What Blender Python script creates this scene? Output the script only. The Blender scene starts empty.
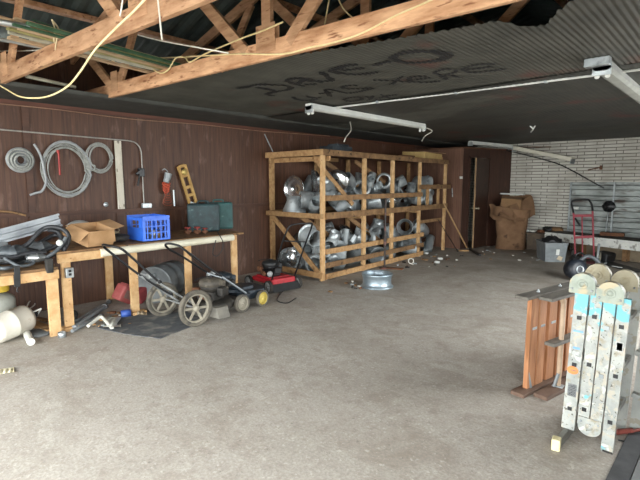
import bpy, bmesh, math, random
from mathutils import Vector, Matrix, Euler
R=math.radians
S=bpy.context.scene
COL=S.collection
random.seed(7)
# ---------------------------------------------------------------- camera, sky, light, exposure
CAM=Vector((0,0,1.5)); YAW=R(42.85); PITCH=math.atan(57/460.); FPX=460.
cd=bpy.data.cameras.new('camera'); cam=bpy.data.objects.new('camera',cd); COL.objects.link(cam)
cam.location=CAM; cam.rotation_euler=(math.pi/2-PITCH,0,YAW)
cd.sensor_width=36; cd.lens=36*FPX/640; cd.clip_start=.05
S.camera=cam
w=bpy.data.worlds.new('sky'); S.world=w; w.use_nodes=True
bg=w.node_tree.nodes['Background']; bg.inputs[0].default_value=(0.93,0.965,0.97,1); bg.inputs[1].default_value=12.2
def portal(loc,rot,sx,sy):
    l=bpy.data.lights.new('opening_daylight','AREA'); l.shape='RECTANGLE'; l.size=sx; l.size_y=sy; l.cycles.is_portal=True
    o=bpy.data.objects.new('opening_daylight',l); COL.objects.link(o); o.location=loc; o.rotation_euler=rot
portal((-2.6,-1.45,1.15),(R(90),0,0),6.2,2.3)       # facing +Y: the open end
portal((.82,-.15,1.15),(R(90),0,R(90)),2.6,2.3)        # the open corner beside the camera
portal((.82,5.9,1.15),(R(90),0,R(90)),3.1,2.3)        # unseen opening added in the right wall to brighten the interior
S.view_settings.view_transform='Standard'; S.view_settings.look='None'
S.view_settings.exposure=0.0; S.view_settings.gamma=1; S.view_settings.use_curve_mapping=False
# ---------------------------------------------------------------- picking points on real planes of the place
def ray(px,py):
    fw=Vector((-math.sin(YAW)*math.cos(PITCH),math.cos(YAW)*math.cos(PITCH),-math.sin(PITCH)))
    r=Vector((math.cos(YAW),math.sin(YAW),0)); u=r.cross(fw)
    return fw+r*((px-320)/FPX)-u*((py-240)/FPX)
def zat(px,py,z=0.): d=ray(px,py); return CAM+d*((z-CAM.z)/d.z)
def xat(px,py,x): d=ray(px,py); return CAM+d*((x-CAM.x)/d.x)
def yat(px,py,y): d=ray(px,py); return CAM+d*((y-CAM.y)/d.y)
def proj(p):
    p=Vector(p)-CAM
    fw=Vector((-math.sin(YAW)*math.cos(PITCH),math.cos(YAW)*math.cos(PITCH),-math.sin(PITCH)))
    r=Vector((math.cos(YAW),math.sin(YAW),0)); u=r.cross(fw); z=p.dot(fw)
    return 320+FPX*p.dot(r)/z, 240-FPX*p.dot(u)/z
# ---------------------------------------------------------------- mesh builder
def V(*a): return Vector(a) if len(a)>1 else Vector(a[0])
class MB:
    def __init__(s): s.v=[]; s.f=[]; s.sm=[]
    def add(s,vs,fs,smooth=False):
        n=len(s.v); s.v+= [Vector(q) for q in vs]; s.f+=[tuple(i+n for i in f) for f in fs]; s.sm+=[smooth]*len(fs); return s
    def box(s,c,d,rot=None,bev=0):
        c=Vector(c); hx,hy,hz=[q/2 for q in d]
        M=Euler(rot).to_matrix() if rot is not None else Matrix.Identity(3)
        b=min(bev,hx*.9,hy*.9,hz*.9)
        if b<=0:
            vs=[c+M@Vector((x,y,z)) for x in(-hx,hx) for y in(-hy,hy) for z in(-hz,hz)]
            return s.add(vs,[(0,1,3,2),(4,6,7,5),(0,4,5,1),(2,3,7,6),(0,2,6,4),(1,5,7,3)])
        bm=bmesh.new(); bmesh.ops.create_cube(bm,size=1)
        for q in bm.verts: q.co=Vector((q.co.x*2*hx,q.co.y*2*hy,q.co.z*2*hz))
        bmesh.ops.bevel(bm,geom=bm.edges[:],offset=b,segments=2,affect='EDGES',profile=.5)
        bm.verts.index_update(); vs=[c+M@q.co for q in bm.verts]; fs=[tuple(q.index for q in f.verts) for f in bm.faces]; bm.free()
        return s.add(vs,fs)
    def plank(s,p0,p1,w,t,side=(0,0,1),bev=0.003):
        """board from p0 to p1; t is its thickness along side (made perpendicular), w the other way"""
        p0=Vector(p0);p1=Vector(p1); a=(p1-p0); L=a.length; a.normalize(); n=Vector(side); n=(n-a*n.dot(a)).normalized(); b=n.cross(a)
        M=Matrix((a,b,n)).transposed(); m=MB().box((0,0,0),(L,w,t),None,bev)
        c=(p0+p1)/2
        return s.add([c+M@q for q in m.v],m.f)
    def ring(s,c,a,b,r,n): return [c+(a*math.cos(2*math.pi*i/n)+b*math.sin(2*math.pi*i/n))*r for i in range(n)]
    def tube(s,pts,r,n=8,caps=True,closed=False,smooth=True):
        pts=[Vector(q) for q in pts]; N=len(pts); rs=r if isinstance(r,(list,tuple)) else [r]*N
        t=[]
        for i in range(N):
            if closed: d=pts[(i+1)%N]-pts[i-1]
            else: d=pts[min(i+1,N-1)]-pts[max(i-1,0)]
            t.append(d.normalized() if d.length>1e-9 else Vector((0,0,1)))
        up=Vector((0,0,1)) if abs(t[0].z)<.9 else Vector((1,0,0))
        a=(up-t[0]*up.dot(t[0])).normalized(); vs=[]
        for i in range(N):
            a=(a-t[i]*a.dot(t[i])); a=a.normalized() if a.length>1e-6 else t[i].orthogonal().normalized()
            b=t[i].cross(a); vs+=s.ring(pts[i],a,b,rs[i],n)
        fs=[]
        for i in range(N if closed else N-1):
            k=(i+1)%N
            for j in range(n): fs.append((i*n+j,i*n+(j+1)%n,k*n+(j+1)%n,k*n+j))
        s.add(vs,fs,smooth)
        if caps and not closed: s.add(vs[:n],[tuple(range(n))[::-1]]); s.add(vs[-n:],[tuple(range(n))])
        return s
    def cyl(s,p0,p1,r0,r1=None,n=20,caps=True): return s.tube([p0,p1],[r0,r0 if r1 is None else r1],n,caps)
    def lathe(s,prof,o=(0,0,0),ax=(0,0,1),n=28,smooth=True,arc=None):
        """prof: list of (radius, height along the axis)"""
        o=Vector(o); ax=Vector(ax).normalized(); a=ax.orthogonal().normalized(); b=ax.cross(a); vs=[]
        for (r,h) in prof: vs+=s.ring(o+ax*h,a,b,max(r,1e-4),n)
        fs=[]
        for i in range(len(prof)-1):
            for j in range(n): fs.append((i*n+j,i*n+(j+1)%n,(i+1)*n+(j+1)%n,(i+1)*n+j))
        return s.add(vs,fs,smooth)
    def prism(s,poly,h):
        """poly: points of a flat polygon; h: extrusion vector"""
        h=Vector(h); n=len(poly); p=[Vector(q) for q in poly]
        return s.add(p+[q+h for q in p],[tuple(range(n))[::-1],tuple(range(n,2*n))]+[(i,(i+1)%n,n+(i+1)%n,n+i) for i in range(n)])
    def grid(s,f,nu,nv,smooth=True):
        vs=[f(i/nu,j/nv) for i in range(nu+1) for j in range(nv+1)]
        return s.add(vs,[(i*(nv+1)+j,(i+1)*(nv+1)+j,(i+1)*(nv+1)+j+1,i*(nv+1)+j+1) for i in range(nu) for j in range(nv)],smooth)
    def xform(s,M,t=(0,0,0)):
        t=Vector(t); s.v=[M@q+t for q in s.v]; return s
    def build(s,name,mat,parent=None,fix=True):
        me=bpy.data.meshes.new(name); o=bpy.data.objects.new(name,me); COL.objects.link(o)
        if parent is not None:
            org=Vector(parent.get('_w',parent.location)); o.parent=parent; o['_w']=org
        else:
            xs=[q.x for q in s.v]; ys=[q.y for q in s.v]; zs=[q.z for q in s.v]
            org=Vector(((min(xs)+max(xs))/2,(min(ys)+max(ys))/2,min(zs))); o.location=org; o['_w']=org
        me.from_pydata([q-org for q in s.v],[],s.f)
        me.polygons.foreach_set('use_smooth',s.sm)
        if fix:
            bm=bmesh.new(); bm.from_mesh(me); bmesh.ops.recalc_face_normals(bm,faces=bm.faces[:]); bm.to_mesh(me); bm.free()
        for m in (mat if isinstance(mat,(list,tuple)) else [mat]): me.materials.append(m)
        return o
def tag(o,label=None,cat=None,group=None,kind=None):
    if label: o['label']=label
    if cat: o['category']=cat
    if group: o['group']=group
    if kind: o['kind']=kind
    return o
def empty(name,loc,label,cat,group=None):
    o=bpy.data.objects.new(name,None); COL.objects.link(o); o.location=loc; o['_w']=Vector(loc); o.empty_display_size=.1
    return tag(o,label,cat,group)
def dup(src,loc,rot=None,label=None,scale=None):
    r=src.copy(); COL.objects.link(r); r.location=loc; r['_w']=Vector(loc)
    if rot is not None: r.rotation_euler=rot
    if scale: r.scale=(scale,)*3
    if label: r['label']=label
    for ch in list(src.children):
        c=ch.copy(); COL.objects.link(c); c.parent=r
        for g in ch.children: d=g.copy(); COL.objects.link(d); d.parent=c
    return r
def spline(pts,k=6):
    """Catmull-Rom through the points"""
    P=[Vector(q) for q in pts]; out=[]
    for i in range(len(P)-1):
        a=P[max(i-1,0)];b=P[i];c=P[i+1];d=P[min(i+2,len(P)-1)]
        for j in range(k):
            t=j/k; out.append(.5*((2*b)+(c-a)*t+(2*a-5*b+4*c-d)*t*t+(3*b-a-3*c+d)*t**3))
    out.append(P[-1]); return out
# ---------------------------------------------------------------- materials
def srgb(h):
    if isinstance(h,str): h=[int(h[i:i+2],16)/255 for i in (0,2,4)]
    return tuple((c/12.92 if c<=.04045 else ((c+.055)/1.055)**2.4) for c in h)+(1,)
MATS={}
def mat(name,c1,c2=None,scale=6,rough=.7,metal=0,bump=.0,bscale=None,stretch=(1,1,1),detail=6,lo=.35,hi=.65,c3=None,s3=20,t3=(.6,.68),coat=0,vary=0,alpha=None,trans=0):
    if name in MATS: return MATS[name]
    m=bpy.data.materials.new(name); m.use_nodes=True; nt=m.node_tree; N=nt.nodes; L=nt.links; b=N['Principled BSDF']
    b.inputs['Roughness'].default_value=rough; b.inputs['Metallic'].default_value=metal
    if coat: b.inputs['Coat Weight'].default_value=coat
    if trans: b.inputs['Transmission Weight'].default_value=trans
    if alpha is not None: b.inputs['Alpha'].default_value=alpha
    tc=N.new('ShaderNodeTexCoord'); mp=N.new('ShaderNodeMapping'); L.new(tc.outputs['Object'],mp.inputs[0]); mp.inputs['Scale'].default_value=stretch
    col=None
    c1=srgb(c1)
    if c2 is None: b.inputs['Base Color'].default_value=c1
    else:
        no=N.new('ShaderNodeTexNoise'); no.inputs['Scale'].default_value=scale; no.inputs['Detail'].default_value=detail; no.inputs['Roughness'].default_value=.62
        L.new(mp.outputs[0],no.inputs['Vector'])
        rp=N.new('ShaderNodeValToRGB'); rp.color_ramp.elements[0].position=lo; rp.color_ramp.elements[1].position=hi
        rp.color_ramp.elements[0].color=c1; rp.color_ramp.elements[1].color=srgb(c2); L.new(no.outputs[0],rp.inputs[0]); col=rp.outputs[0]
        if c3:
            n3=N.new('ShaderNodeTexNoise'); n3.inputs['Scale'].default_value=s3; n3.inputs['Detail'].default_value=5; L.new(mp.outputs[0],n3.inputs['Vector'])
            r3=N.new('ShaderNodeValToRGB'); r3.color_ramp.elements[0].position=t3[0]; r3.color_ramp.elements[1].position=t3[1]; L.new(n3.outputs[0],r3.inputs[0])
            mx=N.new('ShaderNodeMix'); mx.data_type='RGBA'; L.new(r3.outputs[0],mx.inputs[0]); L.new(col,mx.inputs[6]); mx.inputs[7].default_value=srgb(c3); col=mx.outputs[2]
        if vary:
            oi=N.new('ShaderNodeObjectInfo'); hs=N.new('ShaderNodeHueSaturation'); mr=N.new('ShaderNodeMapRange'); mr.inputs[3].default_value=1-vary; mr.inputs[4].default_value=1+vary
            L.new(oi.outputs['Random'],mr.inputs[0]); L.new(mr.outputs[0],hs.inputs['Value']); L.new(col,hs.inputs['Color']); col=hs.outputs[0]
        L.new(col,b.inputs['Base Color'])
    if bump:
        nb=N.new('ShaderNodeTexNoise'); nb.inputs['Scale'].default_value=bscale or scale*4; nb.inputs['Detail'].default_value=4; L.new(mp.outputs[0],nb.inputs['Vector'])
        bp=N.new('ShaderNodeBump'); bp.inputs['Strength'].default_value=bump; bp.inputs['Distance'].default_value=.01; L.new(nb.outputs[0],bp.inputs['Height']); L.new(bp.outputs[0],b.inputs['Normal'])
    MATS[name]=m; return m
pine=mat('pine','96704A','B89466',14,.75,bump=.15,stretch=(1,1,1),c3='7A5A38',s3=9,t3=(.62,.7),vary=.12)
pine_new=mat('pine_new','B98F5E','D3B082',10,.7,bump=.1,c3='8A6238',s3=26,t3=(.68,.72),vary=.08)
truss_wood=mat('truss_wood','9A6E4C','CDA37E',9,.8,bump=.2,stretch=(.35,1,1.6),c3='7A4E32',s3=22,t3=(.60,.70),vary=.14)
old_wood=mat('old_wood','6E5236','93724E',8,.8,bump=.2,c3='3E2C1C',s3=12,t3=(.6,.7),vary=.15)
dark_wood=mat('dark_wood','4C3020','6A4630',6,.75,bump=.1)
galv=mat('galvanized','9AA2A5','C4CACB',5,.36,.55,bump=.03,c3='6C7274',s3=9,t3=(.55,.7),vary=.2)
galv_dull=mat('galvanized_dull','868D90','AAB0B0',6,.55,.4,bump=.05,vary=.15)
alu=mat('aluminium','9EA2A3','B8BBBA',8,.4,.7,vary=.05)
blackm=mat('black_metal','0D0E10','1B1C1E',20,.38,.1)
blackp=mat('black_plastic','121314','232425',12,.5)
rubber=mat('rubber','1A1A1A','3B3833',10,.85,bump=.05)
rust=mat('rust','5A3A2A','7A5238',12,.8,.2,bump=.1)
paintw=mat('white_enamel','C9CDC9','DADCD6',5,.45,bump=.02)
cardb=mat('cardboard','A07B52','B8926A',4,.85,bump=.05)
# ---------------------------------------------------------------- structure materials
def floor_mat():
    m=bpy.data.materials.new('concrete'); m.use_nodes=True; nt=m.node_tree; N=nt.nodes; L=nt.links; b=N['Principled BSDF']; b.inputs['Roughness'].default_value=.8
    tc=N.new('ShaderNodeTexCoord')
    def noise(sc,st=(1,1,1),det=8,dist=0,rot=0):
        mp=N.new('ShaderNodeMapping'); mp.inputs['Scale'].default_value=st; mp.inputs['Rotation'].default_value=(0,0,rot); L.new(tc.outputs['Object'],mp.inputs[0])
        n=N.new('ShaderNodeTexNoise'); n.inputs['Scale'].default_value=sc; n.inputs['Detail'].default_value=det; n.inputs['Distortion'].default_value=dist; n.inputs['Roughness'].default_value=.65; L.new(mp.outputs[0],n.inputs[0]); return n.outputs[0]
    def ramp(s,a,b_,ca,cb):
        r=N.new('ShaderNodeValToRGB'); e=r.color_ramp.elements; e[0].position=a; e[1].position=b_; e[0].color=ca; e[1].color=cb; L.new(s,r.inputs[0]); return r.outputs[0]
    def mix(f,a,b_,mode='MIX',fac=None):
        x=N.new('ShaderNodeMix'); x.data_type='RGBA'; x.blend_type=mode
        if f is None: x.inputs[0].default_value=fac
        else: L.new(f,x.inputs[0])
        for i,q in((6,a),(7,b_)):
            if isinstance(q,tuple): x.inputs[i].default_value=q
            else: L.new(q,x.inputs[i])
        return x.outputs[2]
    g=lambda v:(v,v,v,1)
    c=ramp(noise(.9,dist=.6),.32,.68,srgb('A69F94'),srgb('B7B0A6'))
    c=mix(ramp(noise(2.2,(1,1,1),10,.8),.50,.70,g(0),g(.7)),c,srgb('8E8172'))
    c=mix(ramp(noise(1.3,(1,2.6,1),9,1.0,.5),.52,.70,g(0),g(.5)),c,srgb('CBC7BC'))
    c=mix(ramp(noise(5,(1,.25,1),8,.4,-.3),.60,.72,g(0),g(.3)),c,srgb('C2BEB8'))
    c=mix(ramp(noise(3.1,(1,1,1),10,.2),.62,.74,g(0),g(.55)),c,srgb('75695C'))
    c=mix(ramp(noise(60,(1,1,1),4),.38,.66,g(.0),g(.6)),c,srgb('858079'))
    c=mix(ramp(noise(14,(1,1,1),8,.3),.5,.66,g(0),g(.5)),c,srgb('8A8074'))
    c=mix(ramp(noise(34,(1,1,1),6),.58,.68,g(0),g(.5)),c,srgb('D0CCC2'))
    c=mix(ramp(noise(210,(1,1,1),2),.64,.70,g(0),g(.6)),c,srgb('6F6A64'))
    c=mix(ramp(noise(26,(1,1,1),5),.66,.70,g(0),g(.55)),c,srgb('5E574E'))
    # falloff of light deeper into the building, put into the colour as mottled brown
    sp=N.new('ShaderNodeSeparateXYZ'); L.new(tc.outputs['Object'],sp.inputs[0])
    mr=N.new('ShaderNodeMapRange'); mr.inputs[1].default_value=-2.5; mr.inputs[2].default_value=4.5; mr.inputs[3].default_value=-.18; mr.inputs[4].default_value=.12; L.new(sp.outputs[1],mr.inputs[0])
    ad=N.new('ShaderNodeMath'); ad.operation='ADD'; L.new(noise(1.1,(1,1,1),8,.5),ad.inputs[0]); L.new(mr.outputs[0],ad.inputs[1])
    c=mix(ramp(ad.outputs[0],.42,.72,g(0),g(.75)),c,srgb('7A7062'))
    L.new(c,b.inputs['Base Color'])
    bp=N.new('ShaderNodeBump'); bp.inputs['Strength'].default_value=.25; bp.inputs['Distance'].default_value=.01; L.new(noise(35,det=8),bp.inputs['Height']); L.new(bp.outputs[0],b.inputs['Normal'])
    return m
def panel_mat(name,c1,c2,c3,groove='1C100B',pitch=.102,axis=1):
    """vertical tongue boards with dark grooves and board-to-board tone"""
    m=bpy.data.materials.new(name); m.use_nodes=True; nt=m.node_tree; N=nt.nodes; L=nt.links; b=N['Principled BSDF']; b.inputs['Roughness'].default_value=.55
    tc=N.new('ShaderNodeTexCoord'); sp=N.new('ShaderNodeSeparateXYZ'); L.new(tc.outputs['Object'],sp.inputs[0])
    def M(op,a,b_=None):
        n=N.new('ShaderNodeMath'); n.operation=op
        for i,q in enumerate((a,b_)):
            if q is None: continue
            if isinstance(q,(int,float)): n.inputs[i].default_value=q
            else: L.new(q,n.inputs[i])
        return n.outputs[0]
    u=M('DIVIDE',sp.outputs[axis],pitch); fr=M('FRACT',u); fl=M('FLOOR',u); edge=M('LESS_THAN',fr,.055)
    sheet=M('FLOOR',M('DIVIDE',sp.outputs[axis],1.22))
    wn=N.new('ShaderNodeTexWhiteNoise'); wn.noise_dimensions='1D'; L.new(fl,wn.inputs['W']); ws=N.new('ShaderNodeTexWhiteNoise'); ws.noise_dimensions='1D'; L.new(sheet,ws.inputs['W'])
    mp=N.new('ShaderNodeMapping'); mp.inputs['Scale'].default_value=(14,14,.7); L.new(tc.outputs['Object'],mp.inputs[0])
    no=N.new('ShaderNodeTexNoise'); no.inputs['Scale'].default_value=3; no.inputs['Detail'].default_value=8; no.inputs['Distortion'].default_value=.5; L.new(mp.outputs[0],no.inputs[0])
    r=N.new('ShaderNodeValToRGB'); e=r.color_ramp.elements; e[0].position=.3; e[1].position=.72; e[0].color=srgb(c1); e[1].color=srgb(c2); L.new(no.outputs[0],r.inputs[0])
    hs=N.new('ShaderNodeHueSaturation'); v=M('ADD',M('ADD',M('MULTIPLY',wn.outputs[0],.10),M('MULTIPLY',ws.outputs[0],.42)),.72); L.new(v,hs.inputs['Value']); L.new(r.outputs[0],hs.inputs['Color'])
    # scuffs and dust drips
    n2=N.new('ShaderNodeTexNoise'); n2.inputs['Scale'].default_value=9; n2.inputs['Detail'].default_value=9; mp2=N.new('ShaderNodeMapping'); mp2.inputs['Scale'].default_value=(1,1,.35); L.new(tc.outputs['Object'],mp2.inputs[0]); L.new(mp2.outputs[0],n2.inputs[0])
    r2=N.new('ShaderNodeValToRGB'); r2.color_ramp.elements[0].position=.6; r2.color_ramp.elements[1].position=.72; r2.color_ramp.elements[1].color=(.5,.5,.5,1); L.new(n2.outputs[0],r2.inputs[0])
    mx=N.new('ShaderNodeMix'); mx.data_type='RGBA'; L.new(r2.outputs[0],mx.inputs[0]); L.new(hs.outputs[0],mx.inputs[6]); mx.inputs[7].default_value=srgb(c3)
    mg=N.new('ShaderNodeMix'); mg.data_type='RGBA'; L.new(M('MULTIPLY',edge,.42),mg.inputs[0]); L.new(mx.outputs[2],mg.inputs[6]); mg.inputs[7].default_value=srgb(groove)
    L.new(mg.outputs[2],b.inputs['Base Color'])
    bp=N.new('ShaderNodeBump'); bp.inputs['Strength'].default_value=.6; bp.inputs['Distance'].default_value=.006; L.new(M('SUBTRACT',1.,edge),bp.inputs['Height']); L.new(bp.outputs[0],b.inputs['Normal'])
    return m
def brick_mat():
    m=bpy.data.materials.new('painted_roman_brick'); m.use_nodes=True; nt=m.node_tree; N=nt.nodes; L=nt.links; b=N['Principled BSDF']; b.inputs['Roughness'].default_value=.8
    tc=N.new('ShaderNodeTexCoord'); sp=N.new('ShaderNodeSeparateXYZ'); cb=N.new('ShaderNodeCombineXYZ'); L.new(tc.outputs['Object'],sp.inputs[0]); L.new(sp.outputs[0],cb.inputs[0]); L.new(sp.outputs[2],cb.inputs[1])
    t=N.new('ShaderNodeTexBrick'); t.inputs['Scale'].default_value=1; t.inputs['Brick Width'].default_value=.36; t.inputs['Row Height'].default_value=.068; t.inputs['Mortar Size'].default_value=.0065; t.inputs['Mortar Smooth'].default_value=.2; t.inputs['Bias'].default_value=-.1; t.offset=.37
    t.inputs['Color1'].default_value=srgb('C4C1B6'); t.inputs['Color2'].default_value=srgb('D6D3C9'); t.inputs['Mortar'].default_value=srgb('67625A'); L.new(cb.outputs[0],t.inputs['Vector'])
    no=N.new('ShaderNodeTexNoise'); no.inputs['Scale'].default_value=1.4; no.inputs['Detail'].default_value=9; L.new(tc.outputs['Object'],no.inputs[0])
    r=N.new('ShaderNodeValToRGB'); r.color_ramp.elements[0].position=.5; r.color_ramp.elements[1].position=.72; r.color_ramp.elements[1].color=(.7,.7,.7,1); L.new(no.outputs[0],r.inputs[0])
    mx=N.new('ShaderNodeMix'); mx.data_type='RGBA'; L.new(r.outputs[0],mx.inputs[0]); L.new(t.outputs['Color'],mx.inputs[6]); mx.inputs[7].default_value=srgb('918A7E'); L.new(mx.outputs[2],b.inputs['Base Color'])
    bp=N.new('ShaderNodeBump'); bp.inputs['Strength'].default_value=1; bp.inputs['Distance'].default_value=.02; bp.invert=True; L.new(t.outputs['Fac'],bp.inputs['Height']); L.new(bp.outputs[0],b.inputs['Normal'])
    return m
concrete=floor_mat(); wallm=panel_mat('dark_panelling','462C20','664532','80665A'); closm=panel_mat('closet_panelling','5E4234','7C5A48','8A6A58',pitch=.2,axis=0); brickm=brick_mat()
ceilm=mat('weathered_sheet_metal','40403A','52514A',3,.65,.15,bump=.05,c3='5E3830',s3=1.3,t3=(.60,.74))
roofm=mat('roof_sheet','3A4442','58625F',3,.8,.1)
paint_black=mat('black_spray_paint','101012','1A1A1C',30,.6)
def struct(mb,name,m,parent=None,fix=True):
    o=mb.build(name,m,parent,fix); o['kind']='structure'; return o
WX=-6.0; BY=11.4; CZ=2.44; RX=.5; FY=-1.5
struct(MB().box((-2.7,4.95,-.05),(7.0,13.3,.1)),'floor',concrete)
struct(MB().box((2.5,-3,-.11),(34,26,.1)),'ground',mat('driveway','98958F','B1AEA8',2,.9))
struct(MB().box((WX-.05,4.95,1.5),(.1,13.1,3.0)),'wall_left',wallm)
struct(MB().box((-2.7,BY+.05,1.5),(6.8,.1,3.0)),'wall_back',brickm)
struct(MB().box((RX+.05,9.4,1.5),(.1,4.0,3.0)).box((RX+.05,2.75,1.2),(.1,3.1,2.4)).box((RX+.05,4.9,2.7),(.1,4.8,.75)),'wall_right',wallm)  # gap beyond the middle pier is an added opening that lets in more light
struct(MB().box((-2.7,FY,2.7),(6.8,.1,.75)).box((-5.85,FY,1.2),(.3,.1,2.4)),'wall_front',dark_wood)
struct(MB().box((RX+.05,.5,2.7),(.1,4.0,.75)),'wall_right_header',dark_wood)
# gable ends and roof
def roofz(x): return 3.62-.33*abs(x+2.8)+.55
for yy,nm in((FY,'wall_front_gable'),(BY+.05,'wall_back_gable')):
    struct(MB().prism([(-6.1,yy-.04,2.9),(.7,yy-.04,2.9),(.7,yy-.04,roofz(.7)),(-2.8,yy-.04,roofz(-2.8)),(-6.1,yy-.04,roofz(-6.1))],(0,.08,0)),nm,dark_wood)
rb=MB()
def rf(u,v,sg):
    x=-2.8+sg*u*3.7; return Vector((x,-1.7+v*13.3,roofz(x)+.0))
for sg in(-1,1):
    rb.grid(lambda u,v:Vector((-2.8+sg*v*3.7,-1.7+u*13.3,roofz(-2.8+sg*v*3.7)+.012*(1 if (int(u*266+.5)%4) in(0,1) else -1))),266,1,False)
    rb.grid(lambda u,v:Vector((-2.8+sg*v*3.7,-1.7+u*13.3,roofz(-2.8+sg*v*3.7)+.06)),1,1,False)
struct(rb,'roof',roofm,None,False)
# corrugated ceiling: ripples run along the wall, front edge torn away over the trusses
EDGE=[(-5.9,2.2),(-5.13,2.21),(-4.9,2.26),(-4.3,2.25),(-3.62,2.34),(-3.6,2.42),(-3.16,2.44),(-3.1,2.36),(-2.4,2.52),(-1.76,2.66),(-1.4,2.74),(-1.16,2.78),(-1.08,3.0),(-.98,3.05),(-.86,2.86),(-.72,2.7),(-.45,2.35),(-.3,2.0),(0,1.5),(.45,1.2)]
def interp(T,x):
    for i in range(len(T)-1):
        if T[i][0]<=x<=T[i+1][0]: return T[i][1]+(T[i+1][1]-T[i][1])*(x-T[i][0])/(T[i+1][0]-T[i][0])
    return T[0][1] if x<T[0][0] else T[-1][1]
PITCHC=.039
def sheetz(x,y):
    far=max(0,min(1,(y-4.36)/.02))
    sag=.02*math.sin(y*1.3+x*.7)*min(1,max(0,(y-3)/3))
    a=.0032
    if x<-5.13: return 2.402+.002*math.sin(2*math.pi*x/PITCHC)
    return CZ+.002+a*math.sin(2*math.pi*x/PITCHC)+sag
def ceil_sheet(x0,x1,yf,y1,ny,per=8):
    n=int(round((x1-x0)/PITCHC*per)); mb=MB()
    def f(u,v):
        x=x0+(x1-x0)*u; ys=yf(x); y=ys+(y1-ys)*v
        return Vector((x,y,sheetz(x,y)))
    mb.grid(f,n,ny); return mb
ceiling=struct(ceil_sheet(-5.13,RX,lambda x:max(interp(EDGE,x)+.012*math.sin(x*90),2.36+.062*(x+2.7)+.035 if x<-.9 else 0),BY,60),'ceiling',ceilm,None,False)
backceil=struct(MB().grid(lambda u,v:Vector((-5.2+(RX+5.2)*u,4.42+(BY-4.42)*v,2.424+.007*math.sin(v*31+u*3)*math.sin(u*9)+.006*(int(v*5.7+.2)%2)+.0015*math.sin(u*5.7/.055*6.283))),900,80),'ceiling_back',mat('shaded_sheet_metal','31322F','41413C',3,.6,.1,bump=.05,c3='55302B',s3=1.4,t3=(.58,.68)),None,False)  # smoother sheets behind the conduit; dimmer light there is put into their darker colour
struct(ceil_sheet(-6.0,-5.125,lambda x:FY,BY,24,3),'ceiling_border',mat('border_sheet','3C3D3A','4C4D49',4,.7,.2),None,False)
# trims
trimw=mat('stained_trim','4C2C20','60392A',7,.6,stretch=(1,.2,1)); railw=mat('rail_wood','3E281E','54382A',7,.6,stretch=(1,.2,1))
struct(MB().box((WX+.012,4.2,2.395),(.024,11.2,.085)),'trim_1',trimw)
struct(MB().box((WX+.015,4.2,1.14),(.03,11.2,.045)),'trim_2',railw)
struct(MB().box((WX+.012,1.62,1.55),(.02,.07,1.65)).box((WX+.012,2.62,.57),(.02,.09,1.1)),'trim_3',railw)
# closet in the far left corner, with its door ajar
cA=Vector((-4.74,9.82,0)); cB=Vector((-4.27,BY,0)); cd_=(cB-cA).normalized(); cn=Vector((cd_.y,-cd_.x,0))
def cwall(t0,t1,z0,z1,th=.07): return [cA+cd_*t0+Vector((0,0,z0)),cA+cd_*t1+Vector((0,0,z0)),cA+cd_*t1+Vector((0,0,z1)),cA+cd_*t0+Vector((0,0,z1))]
CL=(cB-cA).length; CH=2.27
mb=MB()
for a in((0,.22,0,CH),(.88,CL,0,CH),(.22,.88,2.08,CH)): mb.prism(cwall(*a),-cn*.07)
closf=struct(mb,'wall_closet_front',panel_mat('closet_front_panel','38231B','4C3227','5A3E30',pitch=.4,axis=1))
struct(MB().box(((WX+cA.x)/2,9.855,CH/2),(cA.x-WX,.07,CH)),'wall_closet_side',closm)
struct(MB().prism([(WX,9.8,CH),(cA.x,9.8,CH),(cB.x,BY,CH),(WX,BY,CH)],(0,0,.03)),'closet_top',dark_wood)
frame=struct(MB().prism(cwall(.19,.23,0,2.1),cn*.015).prism(cwall(.87,.91,0,2.1),cn*.015).prism(cwall(.19,.91,2.07,2.11),cn*.015),'trim_4',mat('jamb_wood','33211A','4A3226',8,.5))
hinge=cA+cd_*.87; dang=R(14); dv=(-cd_*math.cos(dang)+cn*math.sin(dang)); dn=dv.cross(Vector((0,0,1)))
door=struct(MB().prism([hinge+dv*0+Vector((0,0,.015)),hinge+dv*.62+Vector((0,0,.015)),hinge+dv*.62+Vector((0,0,2.06)),hinge+Vector((0,0,2.06))],dn*.035),'door_1',mat('door_wood','2E1E18','3F2A20',6,.45))
struct(MB().prism([hinge+dv*.621+Vector((0,0,.015)),hinge+dv*.626+Vector((0,0,.015)),hinge+dv*.626+Vector((0,0,2.06)),hinge+dv*.621+Vector((0,0,2.06))],dn*.035),'door_edge',mat('door_edge','8E7355','A88B68',6,.6),door)
hp=hinge+dv*.57+Vector((0,0,.93))
struct(MB().lathe([(0.001,0),(.03,0),(.03,.006),(.012,.01),(.012,.035),(.026,.045),(.029,.06),(.02,.075),(.001,.078)],hp,-dn,16).lathe([(0.001,0),(.03,0),(.03,.006),(.012,.01),(.012,.035),(.026,.045),(.029,.06),(.02,.075),(.001,.078)],hp+dn*.035,dn,16),'door_handle',mat('brass','B8B39A','D0CCB4',5,.3,.8),door)
# threshold at the camera's feet
struct(MB().box((-.365,1.6,.006),(.09,6.2,.012)),'trim_5',mat('threshold_rubber','3A3B3D','505153',8,.7))
struct(MB().box((-.285,1.6,.008),(.06,6.2,.016)).box((-.235,1.6,.015),(.03,6.2,.03)),'trim_6',mat('threshold_metal','86888A','A0A2A2',6,.45,.5))
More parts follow.
